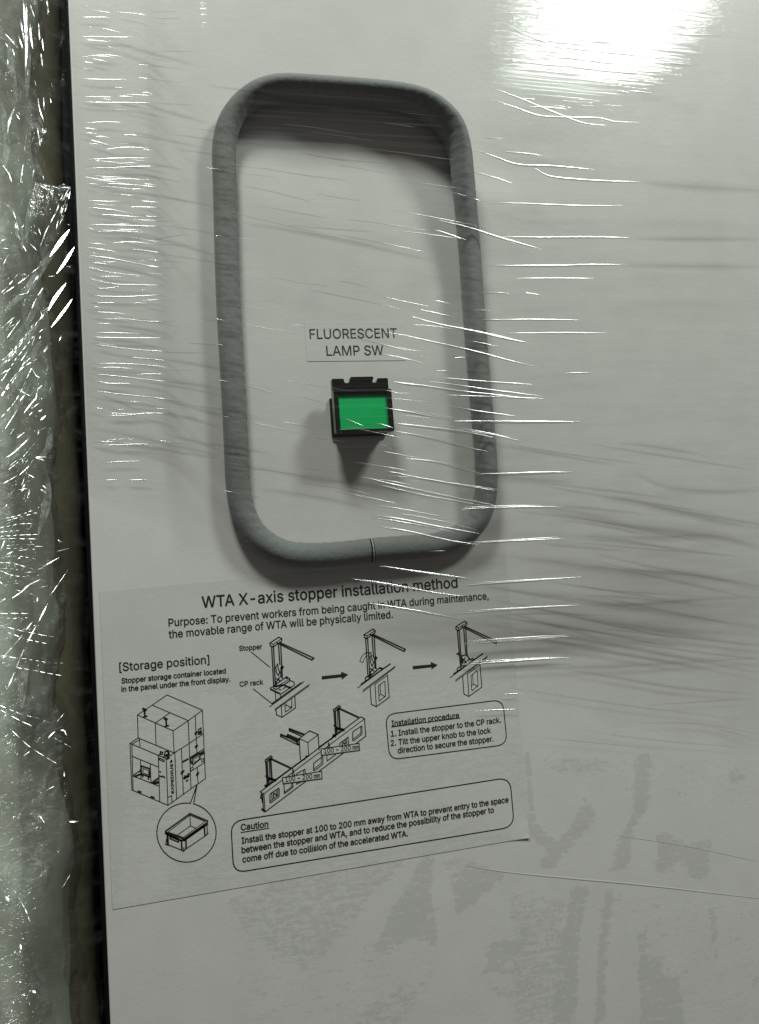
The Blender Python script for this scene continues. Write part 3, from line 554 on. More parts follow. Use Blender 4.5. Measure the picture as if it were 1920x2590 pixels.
# cut edge of the laminate down to the panel
def skirt(idx):
    a = np.stack([SX[idx], SYY[idx], SZ[idx]], -1); b = a.copy(); b[:, 1] = -.0006; n_ = len(a)
    return np.vstack([a, b]), [(i, i + 1, n_ + i + 1, n_ + i) for i in range(n_ - 1)]
V, Fc = [], []
for idx in ((slice(None), 0), (slice(None), -1), (0, slice(None)), (-1, slice(None))):
    a, f = skirt(idx); k = len(V); V += list(a); Fc += [tuple(i + k for i in q_) for q_ in f]
link('laminate_edge', mesh('laminate_edge', V, Fc), M_grey, sheet)
IY = -.0029
TX = [('title', 'WTA X-axis stopper installation method', (511.7, 1537.3), (1157.8, 1485.8), 28.5, .0010),
      ('text_line', 'Purpose: To prevent workers from being caught in WTA during maintenance,', (427, 1584.8), (1236, 1515.5), 19.5, .0007),
      ('text_line', 'the movable range of WTA will be physically limited.', (427.5, 1614.3), (993.6, 1562.6), 19.5, .0007),
      ('heading', '[Storage position]', (302.5, 1697.9), (529.8, 1678.3), 21, .0007),
      ('text_line', 'Stopper storage container located', (308, 1728.9), (571.2, 1702.8), 13.3, .0008),
      ('text_line', 'in the panel under the front display.', (308, 1750), (582.5, 1723.6), 13.3, .0008),
      ('text_line', 'Stopper', (605.7, 1646.3), (663.2, 1641), 12.3, .0007), ('text_line', 'CP rack', (606.8, 1736.7), (666, 1730.6), 12.3, .0007),
      ('heading', 'Installation procedure', (991.4, 1836.8), (1161.4, 1815.4), 14, .0008),
      ('text_line', '1. Install the stopper to the CP rack.', (989.5, 1863), (1267, 1827.4), 14.3, .0008),
      ('text_line', '2. Tilt the upper knob to the lock', (989, 1886.7), (1241.5, 1853.6), 14.3, .0008),
      ('text_line', 'direction to secure the stopper.', (1007, 1905.4), (1248.5, 1874.8), 14.3, .0008),
      ('heading', 'Caution', (610, 2100.3), (678.6, 2091.4), 15.5, .0009),
      ('text_line', 'Install the stopper at 100 to 200 mm away from WTA to prevent entry to the space', (612, 2134), (1286.4, 2029), 15.5, .0009),
      ('text_line', 'between the stopper and WTA, and to reduce the possibility of the stopper to', (612, 2158), (1249.5, 2055), 15.5, .0009),
      ('text_line', 'come off due to collision of the accelerated WTA.', (614, 2181.5), (1032, 2115), 15.5, .0009)]
for nm, tx, a, b, cp, of in TX: text_obj(sheet, nm, tx, a, b, cp, IY, off=of)

class Ink:
    """flat printed lines and filled shapes, gathered into one mesh"""
    def __init__(s, y=IY): s.V = []; s.F = []; s.y = y
    def line(s, k, pts, w=2.3, closed=False):
        p = zp(k, pts) if k else pts
        if closed: p = list(p) + [p[0]]
        Q = at(p, s.y); h = w * .001 * 1.0
        for i in range(len(Q) - 1):
            a, b = Q[i], Q[i + 1]; t = b - a; L = np.linalg.norm(t)
            if L < 1e-6: continue
            t /= L; sd = np.array([-t[2], 0, t[0]]) * h; ex = t * h * .7; n_ = len(s.V)
            s.V += [a - ex - sd, b + ex - sd, b + ex + sd, a - ex + sd]; s.F.append((n_, n_ + 1, n_ + 2, n_ + 3))
    def fill(s, k, pts, y=None):
        Q = at(zp(k, pts) if k else pts, s.y if y is None else y); n_ = len(s.V); s.V += list(Q); s.F.append(tuple(range(n_, n_ + len(Q))))
    def done(s, name, parent, mat=M_ink): return link(name, mesh(name, s.V, s.F), mat, parent)

def rounded(c, r):
    out = []; c = [np.array(p, float) for p in c]
    for i in range(4):
        p, a, b = c[i], c[i - 1], c[(i + 1) % 4]
        ua = (a - p) / np.linalg.norm(a - p); ub = (b - p) / np.linalg.norm(b - p)
        for t in np.linspace(0, 1, 8):
            out.append(tuple((p + ua * r) * (1 - t) ** 2 + p * 2 * t * (1 - t) * 1.0 + (p + ub * r) * t ** 2))
    return out
k = Ink(); k.line(None, rounded([(975, 1807), (1272, 1769.5), (1283, 1883), (986, 1922)], 27), 2.6, True)
k.line('U', [(525, 1098), (1000, 1035)], 2.2); k.done('procedure_frame', sheet)
k = Ink(); k.line(None, rounded([(584, 2078), (1290, 1966), (1301, 2091), (591, 2208)], 32), 2.8, True)
k.line('K', [(103, 321), (248, 299)], 2.4); k.done('caution_frame', sheet)

# machine drawing
k = Ink()
for pts in ([(595, 85), (1028, 272), (855, 400), (668, 525), (232, 330), (412, 210), (595, 85)], [(412, 210), (855, 400)], [(450, 430), (628, 305)], [(232, 330), (240, 612)],
            [(450, 430), (460, 700)], [(668, 525), (682, 795)], [(855, 400), (865, 680)], [(1028, 272), (1065, 1110)], [(940, 345), (952, 610)],
            [(682, 795), (865, 680), (1040, 560)], [(865, 680), (888, 1230)], [(240, 612), (682, 795)], [(240, 612), (140, 680), (163, 1250), (605, 1438), (1065, 1110)],
            [(163, 688), (178, 1252)], [(140, 680), (163, 688), (487, 825)], [(163, 688), (255, 635)], [(258, 622), (262, 725)], [(168, 838), (487, 968)],
            [(487, 825), (505, 1390)], [(487, 825), (585, 868), (605, 1438)], [(585, 868), (682, 795)], [(690, 795), (712, 1365)], [(770, 745), (795, 1300)],
            [(952, 610), (960, 790)], [(965, 980), (975, 1175)], [(870, 855), (1045, 745)], [(880, 1025), (1052, 915)], [(180, 1080), (490, 1200)], [(180, 1075), (270, 1005)],
            [(268, 890), (275, 1110)], [(388, 935), (398, 1165)], [(400, 1160), (490, 1098)], [(415, 1165), (492, 1112)], [(190, 1060), (265, 1020)],
            [(487, 825), (515, 800)], [(610, 1340), (652, 1318), (655, 1400)]):
    k.line('M', pts, 2.0)
for pts, w_ in (([(275, 955), (385, 990), (382, 1090), (280, 1055), (275, 955)], 3.6), ([(300, 985), (368, 1010), (368, 1065), (302, 1042), (300, 985)], 1.6),
                ([(290, 1065), (298, 1090)], 3.4), ([(362, 1085), (368, 1120)], 3.4), ([(205, 1082), (262, 1060)], 4.6), ([(432, 1165), (488, 1150)], 4.6), ([(440, 1175), (488, 1165)], 3),
                ([(240, 1265), (275, 1277)], 4), ([(400, 1332), (436, 1345)], 4), ([(500, 860), (560, 885), (558, 905), (500, 880), (500, 860)], 2.2),
                ([(505, 1025), (518, 1030)], 3), ([(505, 1080), (530, 1088)], 3.5), ([(535, 1078), (568, 1098)], 3.2),
                ([(300, 255), (335, 272)], 5.5), ([(318, 275), (323, 350)], 4.2), ([(303, 358), (350, 345)], 3.6), ([(562, 372), (592, 385)], 5.5), ([(580, 390), (588, 465)], 4.2), ([(568, 474), (612, 462)], 3.6),
                ([(515, 780), (540, 790), (535, 815), (512, 812), (515, 780)], 3), ([(570, 780), (600, 775), (612, 800), (590, 830), (565, 820), (570, 780)], 3), ([(605, 770), (622, 815), (600, 850)], 3.4),
                ([(590, 872), (622, 860)], 3.6), ([(550, 840), (590, 815)], 2.6), ([(560, 855), (605, 830)], 2.2),
                ([(790, 905), (850, 872)], 4.6), ([(770, 1030), (768, 1058)], 3), ([(785, 1035), (800, 1015)], 4), ([(812, 1110), (820, 1080)], 5.5), ([(845, 1092), (860, 1055)], 5.5), ([(800, 1105), (862, 1080)], 3.5),
                ([(828, 1140), (845, 1120), (852, 1135), (835, 1148), (828, 1140)], 1.8),
                ([(940, 572), (938, 550)], 3), ([(955, 560), (960, 535)], 3.4), ([(978, 510), (1010, 488), (1015, 560), (980, 570), (978, 510)], 2.6), ([(985, 548), (1010, 535)], 6),
                ([(945, 735), (943, 712)], 3), ([(958, 722), (968, 700)], 3.4), ([(958, 1075), (958, 1050)], 3), ([(972, 1060), (982, 1035)], 3.4),
                ([(905, 862), (995, 805), (1002, 870), (912, 945), (905, 862)], 2.6), ([(922, 872), (985, 832), (990, 870), (928, 915), (922, 872)], 1.4), ([(880, 868), (990, 795)], 3.4),
                ([(1008, 812), (1045, 795)], 6.5), ([(1005, 790), (1042, 770)], 2.2), ([(1015, 870), (1045, 865), (1045, 900), (1020, 905), (1015, 870)], 1.8), ([(882, 885), (895, 925)], 4.2),
                ([(885, 985), (912, 965), (910, 1005), (885, 1022), (885, 985)], 1.8)):
    k.line('M', pts, w_)
k.done('machine_drawing', sheet)
text_obj(sheet, 'machine_lettering', 'EXPEDIUS', (440.2, 2006), (437.3, 1932), 6, IY, off=.0008, capvec=(-6.3, -.4))
k = Ink(); k.line('N', [(585, 765), (630, 690)], 3.4); k.line('N', [(585, 720), (635, 745)], 3.0); k.done('plus_mark', sheet)
# call-out circle with the storage container
k = Ink(); a0 = math.radians(-90 + 7.5)
arc = [(833 + 363 * math.cos(a), 1773 + 362 * math.sin(a)) for a in np.linspace(math.radians(-76), math.radians(277.5), 80)]
k.line('M', [(962, 1185)] + arc + [(962, 1185)], 2.4); k.done('callout_circle', sheet)
k = Ink()
for pts, w_ in (([(578, 1755), (875, 1540), (1090, 1630), (1086, 1650), (800, 1850), (578, 1770), (578, 1755)], 3.6), ([(575, 1780), (760, 1868), (805, 1868), (1090, 1668)], 4.2),
                ([(605, 1765), (875, 1560), (1060, 1637), (795, 1832), (605, 1765)], 1.6), ([(875, 1560), (882, 1690), (722, 1803)], 1.9), ([(882, 1690), (952, 1722)], 1.9),
                ([(590, 1785), (600, 1918), (760, 1983), (795, 2003), (835, 1968), (1060, 1815)], 2.2), ([(603, 1795), (606, 1915)], 4.2), ([(772, 1870), (776, 1985)], 3.8), ([(826, 1868), (829, 1970)], 3.8),
                ([(1050, 1700), (1060, 1812)], 3.8), ([(1082, 1675), (1090, 1780)], 2.4), ([(1060, 1815), (1098, 1783)], 2.6), ([(578, 1918), (618, 1928)], 2.8), ([(590, 1850), (578, 1915)], 2.2),
                ([(628, 1812), (735, 1855), (735, 1890), (633, 1848), (628, 1812)], 3), ([(640, 1822), (735, 1860)], 4), ([(800, 1960), (800, 1995)], 3), ([(830, 1850), (1050, 1690)], 4)):
    k.line('M', pts, w_)
k.done('container_drawing', sheet)

# stopper drawings
def stopper_top(k, z, o, scale_y=0):
    f = lambda pts: [(x + o[0], y + o[1]) for x, y in pts]
    k.line(z, f([(178, 240), (275, 178), (300, 193), (300, 218), (206, 282), (181, 270)]), 2.8, True)
    k.line(z, f([(180, 243), (210, 252), (300, 195)]), 2.0); k.line(z, f([(210, 252), (208, 280)]), 2.0)
    k.line(z, f([(246, 238), (618, 424)]), 3.4); k.line(z, f([(272, 234), (630, 400)]), 3.4); k.line(z, f([(618, 424), (632, 400)]), 4)
def rack(k, z, o):
    f = lambda pts: [(x + o[0], y + o[1]) for x, y in pts]
    k.line(z, f([(108, 825), (465, 560)]), 2.2); k.line(z, f([(145, 785), (465, 562)]), 3.4); k.line(z, f([(165, 852), (520, 587)]), 1.8); k.line(z, f([(168, 866), (515, 602)]), 1.8)
    k.line(z, f([(245, 815), (258, 1005), (313, 1032), (455, 930), (435, 680)]), 2.4); k.line(z, f([(298, 785), (313, 1032)]), 2.2); k.line(z, f([(298, 785), (435, 685)]), 1.8)
    k.line(z, f([(336, 803), (400, 752), (407, 760), (414, 912), (350, 968), (343, 955)]), 2.0, True); k.line(z, f([(354, 790), (360, 893), (413, 922)]), 1.8); k.line(z, f([(360, 893), (346, 912)]), 1.8)
k = Ink()
k.line('S', [(360, 375), (455, 312), (490, 325), (490, 355), (395, 418), (362, 405)], 2.8, True); k.line('S', [(362, 378), (398, 388), (490, 327)], 2); k.line('S', [(398, 388), (395, 416)], 2)
k.line('S', [(440, 374), (822, 562)], 3.4); k.line('S', [(468, 370), (842, 540)], 3.4); k.line('S', [(822, 562), (842, 543)], 4)
for a in ([(379, 415), (402, 850)], [(400, 418), (420, 835)], [(455, 400), (470, 610)], [(479, 395), (496, 740)]): k.line('S', a, 3.2)
for a, w_ in (([(445, 605), (425, 640), (430, 690), (452, 735), (468, 700), (450, 650), (445, 605)], 2.6), ([(490, 625), (508, 635), (500, 655), (480, 648), (490, 625)], 3), ([(482, 655), (480, 740), (500, 760)], 3.2),
              ([(430, 765), (472, 790)], 3), ([(468, 752), (432, 800)], 3), ([(432, 800), (425, 835)], 3), ([(400, 848), (545, 745), (578, 768), (574, 795), (430, 885), (402, 872), (400, 848)], 2.6),
              ([(400, 848), (432, 858), (575, 770)], 1.8), ([(365, 868), (368, 888), (475, 940), (630, 835), (626, 806), (580, 785)], 2.4), ([(365, 868), (400, 850)], 2.2), ([(372, 878), (470, 925)], 1.6),
              ([(475, 940), (478, 975)], 1.8), ([(500, 880), (550, 850)], 2), ([(535, 755), (550, 765)], 4), ([(460, 885), (480, 890)], 3), ([(420, 850), (500, 838)], 4.5), ([(515, 838), (580, 868)], 4.4),
              ([(418, 905), (425, 1005)], 2.2), ([(428, 1108), (432, 1165), (493, 1192), (640, 1090), (635, 962)], 2.4), ([(485, 1060), (493, 1192)], 2.2), ([(600, 985), (602, 1085), (530, 1132), (525, 1045)], 2),
              ([(540, 1040), (542, 1058), (600, 1088)], 1.8), ([(542, 1058), (528, 1070)], 1.8), ([(575, 1085), (600, 1070)], 1.6),
              ([(358, 1075), (735, 800)], 2.2), ([(385, 1040), (705, 812)], 3.2), ([(415, 1102), (795, 828)], 1.8), ([(415, 1116), (790, 846)], 1.8), ([(155, 475), (358, 640)], 2.1), ([(178, 880), (382, 1042)], 2.1)):
    k.line('S', a, w_)
k.fill('S', [(575, 845), (606, 872), (560, 878)]); k.done('stopper_drawing', sheet)
k = Ink(); stopper_top(k, 'W', (0, 0)); rack(k, 'W', (0, 0))
for a in ([(195, 282), (221, 690)], [(217, 280), (241, 688)], [(266, 262), (283, 490)], [(290, 262), (308, 600)]): k.line('W', a, 3.2)
for a, w_ in (([(132, 535), (168, 546), (182, 500), (200, 472)], 1.6), ([(132, 535), (148, 490), (170, 458), (205, 436), (262, 438), (238, 456)], 1.8), ([(262, 462), (243, 480), (250, 545), (268, 590), (283, 545), (262, 500), (262, 462)], 2.6),
              ([(300, 482), (320, 490), (312, 510), (292, 505), (300, 482)], 3), ([(295, 512), (298, 600), (315, 615)], 3.2), ([(250, 612), (290, 640)], 3), ([(288, 600), (250, 648)], 3), ([(250, 648), (240, 690)], 3),
              ([(190, 722), (205, 702), (235, 705), (350, 605), (378, 608)], 3.2), ([(190, 722), (195, 745), (222, 740)], 2.6), ([(235, 690), (255, 672)], 4), ([(345, 605), (372, 612)], 4)):
    k.line('W', a, w_)
k.done('stopper_drawing', sheet)
k = Ink(); stopper_top(k, 'W', (1009, -87)); rack(k, 'W', (1018, -113))
for a in ([(1204, 195), (1238, 585)], [(1224, 192), (1250, 580)], [(1274, 175), (1298, 465)], [(1296, 175), (1312, 465)]): k.line('W', a, 3.2)
for a, w_ in (([(1197, 452), (1222, 435), (1222, 462), (1197, 452)], 2.6), ([(1250, 470), (1310, 462), (1335, 505), (1300, 545), (1262, 550), (1250, 470)], 2.8), ([(1255, 500), (1295, 535)], 3), ([(1290, 495), (1258, 540)], 3),
              ([(1335, 515), (1375, 500), (1385, 520), (1350, 530)], 3.2), ([(1310, 470), (1345, 512)], 3), ([(1200, 620), (1215, 597), (1240, 600)], 2.6), ([(1200, 620), (1210, 640), (1240, 625)], 2.6), ([(1245, 590), (1280, 570)], 3.2)):
    k.line('W', a, w_)
k.done('stopper_drawing', sheet)
for nm, z, a in (('arrow_mark', 'S', [(930, 740), (1147, 717), (1143, 690), (1222, 722), (1150, 778), (1150, 751), (932, 777)]), ('arrow_mark', 'W', [(713, 585), (913, 567), (910, 538), (988, 573), (920, 623), (917, 598), (715, 622)])):
    k = Ink(); a = a
    k.fill(z, [a[0], a[1], a[5], a[6]]); k.fill(z, [a[2], a[3], a[4]]); k.done(nm, sheet)
# rack with two stoppers
k = Ink()
for a, w_ in (([(140, 1165), (1415, 215), (1462, 238), (1478, 460), (203, 1420), (182, 1405), (172, 1200)], 2.6), ([(140, 1165), (188, 1190), (1462, 240)], 2.0), ([(188, 1190), (203, 1420)], 2.4),
              ([(160, 1190), (150, 1240), (170, 1250)], 4), ([(165, 1255), (170, 1300)], 3), ([(165, 1385), (185, 1400)], 5)): k.line('R', a, w_)
for dx, dy in ((0, 0), (1048, -787)):
    k.line('R', [(x + dx, y + dy) for x, y in [(265, 1200), (275, 1185), (375, 1120), (382, 1125), (382, 1215), (375, 1228), (272, 1305), (265, 1300)]], 2.4, True)
    k.line('R', [(x + dx, y + dy) for x, y in [(366, 1130), (366, 1210), (272, 1280)]], 1.8)
for a, w_ in (([(288, 1190), (290, 1260)], 2.2), ([(310, 1180), (312, 1250)], 3), ([(325, 1180), (345, 1215)], 3), ([(350, 1150), (352, 1210)], 2.2)): k.line('R', a, w_)
k.line('R', [(443, 1075), (447, 1188), (555, 1108), (555, 1052)], 2.4); k.line('R', [(540, 1056), (540, 1100), (452, 1165)], 1.8); k.line('R', [(600, 1040), (602, 1068), (680, 1030)], 2.2)
k.line('R', [(600, 945), (612, 930), (708, 880), (712, 935)], 2.4); k.line('R', [(690, 900), (694, 940)], 2)
k.line('R', [(818, 805), (925, 720), (935, 725), (935, 812), (825, 900), (818, 890)], 2.4, True); k.line('R', [(915, 735), (915, 800), (828, 870)], 1.8)
k.line('R', [(985, 708), (988, 775), (1095, 695)], 2.2); k.line('R', [(1150, 580), (1150, 550), (1255, 472), (1258, 560)], 2.4); k.line('R', [(1232, 495), (1235, 560)], 2.2)
for a, w_ in (([(1180, 570), (1190, 535), (1210, 560)], 2.6), ([(1215, 510), (1218, 560)], 2.6)): k.line('R', a, w_)
for dx, dy in ((0, 0), (864, -638)):
    f = lambda pts: [(x + dx, y + dy) for x, y in pts]
    k.line('R', f([(205, 762), (275, 710), (292, 722), (288, 745), (215, 788), (205, 775)]), 2.8, True); k.line('R', f([(225, 765), (275, 730)]), 1.6)
    for a, w_ in (([(214, 790), (232, 1075)], 4), ([(232, 785), (244, 1060)], 2.6), ([(272, 745), (288, 1000)], 4.6), ([(255, 752), (262, 980)], 2.2), ([(288, 752), (520, 860)], 4.8),
                  ([(210, 965), (225, 965)], 3.4), ([(245, 990), (290, 1010)], 6), ([(248, 1030), (265, 1000)], 4), ([(305, 1010), (338, 1018)], 6), ([(205, 1100), (340, 1015)], 3.4), ([(205, 1082), (230, 1098)], 5), ([(255, 1050), (310, 1010)], 2)):
        k.line('R', f(a), w_)
for a, w_ in (([(650, 758), (635, 490), (765, 393), (875, 437), (887, 632)], 2.6), ([(635, 490), (745, 540), (875, 442)], 2), ([(745, 540), (755, 715)], 2),
              ([(515, 370), (690, 438)], 5.2), ([(512, 392), (655, 455)], 2.8), ([(512, 365), (512, 392)], 4), ([(405, 440), (490, 475)], 4.6), ([(405, 465), (625, 572)], 2.8), ([(402, 438), (402, 465)], 4),
              ([(488, 450), (630, 510)], 7.5), ([(500, 478), (600, 530)], 3.4), ([(600, 525), (628, 570)], 4.4)): k.line('R', a, w_)
for a, b in (((350, 1003), (748, 712)), ((888, 600), (1085, 460))):
    k.line('R', [a, b], 3.6)
    for p, s_ in ((a, 1), (b, -1)):
        k.fill('R', [(p[0], p[1]), (p[0] + 50 * s_ + 2, p[1] - 45 * s_ + 10), (p[0] + 30 * s_, p[1] - 12 * s_ - 26 + 4)][::1])
k.done('rack_drawing', sheet)
for c_, tail, ta, tb in (([(912, 622), (1393, 552), (1400, 638), (918, 703)], [(1000, 610), (1008, 540), (1025, 606)], (820, 1905.6), (872, 1899.2)),
                         ([(425, 985), (918, 905), (925, 997), (432, 1062)], [(548, 966), (556, 872), (578, 960)], (722.6, 1977.6), (774.5, 1970.6))):
    pb = at(zp('R', c_), IY - .0006)
    link('dimension_box', mesh('dimension_box', pb, [(0, 1, 2, 3)]), M_label, sheet)
    k = Ink(IY - .0010); k.line('R', c_, 2.3, True); k.line('R', tail, 2.1); k.done('dimension_frame', sheet)
    text_obj(sheet, 'dimension_text', '100 ~ 200', ta, (ta[0] + 67.5, ta[1] - 8.6), 12, IY - .0010, off=.0005)
    text_obj(sheet, 'dimension_text', 'mm', (ta[0] + 72.5, ta[1] - 9.3), (ta[0] + 87, ta[1] - 11.2), 11.5, IY - .0010, off=.0006)

# ---------------------------------------------------------------- stretch film over the panel
LOW = [(150, 1215), (500, 1330), (900, 1500), (1300, 1745), (1920, 1905), (2600, 2050)]
lw = at(LOW); zlow = lambda x: np.interp(x, lw[:, 0], lw[:, 2])
ringL = float(at([(545, 800)])[0][0]); ringR = float(at([(1225, 800)])[0][0]); ringT = float(at([(860, 215)])[0][2]); ringB = float(at([(860, 1420)])[0][2])
gx = np.linspace(xe - .02, 4.6, 260); gz = np.linspace(-2.6, 4.4, 350)
GX, GZ = np.meshgrid(gx, gz, indexing='ij')
hx = np.interp(GX, [xe - .02, xe + .03, ringL - .26, ringL, ringR + .06, 4.6], [.0, .014, .017, .165, .165, .07])
ring_taper = np.interp(GZ, [ringB - .55, ringB - .02, ringT + .03, ringT + 4.2], [0, 1, 1, 0])
HF = .016 + (hx - .012).clip(0) * ring_taper
hx0_ = np.interp(GX, [xe - .02, xe + .03], [0, 1]); HF = HF * hx0_ - (1 - hx0_) * .02
HF = blur(HF, 6)
scx, scz = (x0 + x1) / 2, (z0 + z1) / 2
bx = np.interp(np.abs(GX - scx), [.13, .58], [1, 0]); bzz = np.interp(GZ - scz, [-.8, -.13, .13, 1.6], [0, 1, 1, 0])
HF = HF + blur(.09 * bx * bzz, 10)
def film_h(Q):
    fx_ = np.clip((Q[:, 0] - gx[0]) / (gx[1] - gx[0]), 0, len(gx) - 1.001); fz_ = np.clip((Q[:, 2] - gz[0]) / (gz[1] - gz[0]), 0, len(gz) - 1.001)
    i = fx_.astype(int); j = fz_.astype(int); a = fx_ - i; b = fz_ - j
    return (HF[i, j] * (1 - a) + HF[i + 1, j] * a) * (1 - b) + (HF[i, j + 1] * (1 - a) + HF[i + 1, j + 1] * a) * b
def on_film(P, lift=.003):
    y = np.zeros(len(P))
    for _ in range(4): y = -film_h(at(P, y)) - lift
    return at(P, y)
film = thing('stretch_film', 'clear stretch film pulled sideways over the panel, ring and switch, with bright creases', 'plastic film', (xe, 0, 0))
nx, nz = 250, 330
ux_ = np.linspace(xe - .01, 4.55, nx)[:, None]; t_ = np.linspace(0, 1, nz)[None, :]
edge_wave = .02 * np.sin(ux_ * 5) + .012 * np.sin(ux_ * 17)
FX = np.broadcast_to(ux_, (nx, nz)).copy(); FZ = (zlow(ux_) + edge_wave) * (1 - t_) + 4.35 * t_
hh = film_h(np.stack([FX.ravel(), np.zeros(FX.size), FZ.ravel()], 1)).reshape(FX.shape)
me = grid_mesh('film_sheet', FX, -hh, FZ)
P = topx(np.stack([FX.ravel(), -hh.ravel(), FZ.ravel()], 1))
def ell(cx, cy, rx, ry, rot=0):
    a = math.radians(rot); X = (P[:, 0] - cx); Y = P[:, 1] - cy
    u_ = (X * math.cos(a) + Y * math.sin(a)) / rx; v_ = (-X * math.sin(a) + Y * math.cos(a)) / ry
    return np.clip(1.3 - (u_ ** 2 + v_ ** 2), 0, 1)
painted_sheen = np.zeros(len(P))  # soft white reflections on the film, painted in as haze and roughness
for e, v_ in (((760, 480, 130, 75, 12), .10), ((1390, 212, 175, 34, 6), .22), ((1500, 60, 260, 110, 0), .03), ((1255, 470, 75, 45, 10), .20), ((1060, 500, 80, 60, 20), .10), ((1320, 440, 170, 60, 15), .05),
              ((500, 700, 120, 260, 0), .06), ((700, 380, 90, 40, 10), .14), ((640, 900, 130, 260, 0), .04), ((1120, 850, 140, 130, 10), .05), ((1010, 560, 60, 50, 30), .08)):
    painted_sheen = np.maximum(painted_sheen, ell(*e) * v_)
attr(me, 'painted_sheen', blur(painted_sheen.reshape(FX.shape), 3))
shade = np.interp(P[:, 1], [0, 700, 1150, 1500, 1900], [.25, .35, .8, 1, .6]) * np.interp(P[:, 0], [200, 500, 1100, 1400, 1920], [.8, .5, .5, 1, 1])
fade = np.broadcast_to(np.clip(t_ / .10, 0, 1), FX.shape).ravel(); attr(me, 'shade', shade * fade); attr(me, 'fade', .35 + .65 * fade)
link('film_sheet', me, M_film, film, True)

def arc_strip(name, Q, width, hr, mat, parent, normal=None, span=80, seg=7, taper=.5, tip=.15):
    """a raised half-round fold of film along the world polyline Q"""
    Q = np.asarray(Q); T = np.gradient(Q, axis=0); T /= np.linalg.norm(T, axis=1)[:, None]
    nn = np.array([0, -1., 0]) if normal is None else normal
    S = np.cross(T, nn); S /= np.linalg.norm(S, axis=1)[:, None]; N = np.cross(S, T)
    L = len(Q); V, Fc = [], []; ca = math.cos(math.radians(span)); sa = math.sin(math.radians(span))
    for i in range(L):
        u_ = i / (L - 1); tp = max(tip, max(0.0, math.sin(math.pi * u_)) ** taper) if taper else 1
        for k_ in range(seg):
            a = math.radians(-span + 2 * span * k_ / (seg - 1))
            V.append(Q[i] + S[i] * math.sin(a) / sa * width / 2 * tp + N[i] * (math.cos(a) - ca) * width / 2 * tp * hr)
    for i in range(L - 1):
        for k_ in range(seg - 1): Fc.append((i * seg + k_, i * seg + k_ + 1, (i + 1) * seg + k_ + 1, (i + 1) * seg + k_))
    if COLLECT is not None:
        n0 = len(COLLECT[0]); COLLECT[0].extend(V); COLLECT[1].extend(tuple(i + n0 for i in f) for f in Fc); return None
    return link(name, mesh(name, V, Fc), mat, parent, True)
COLLECT = None      # when a pair of lists, tiny strips are gathered there to become one part
def gathered(name, mat, parent):
    global COLLECT
    o = link(name, mesh(name, *COLLECT), mat, parent, True); o['kind'] = 'stuff'; COLLECT = None
def crease(k, pts, w_=4.0, hr=.6, lift=.003, taper=.45):
    p = catmull(zp(k, pts), 14)
    arc_strip('crease', on_film(p, lift), w_ * .002, hr, M_crease, film, taper=taper)

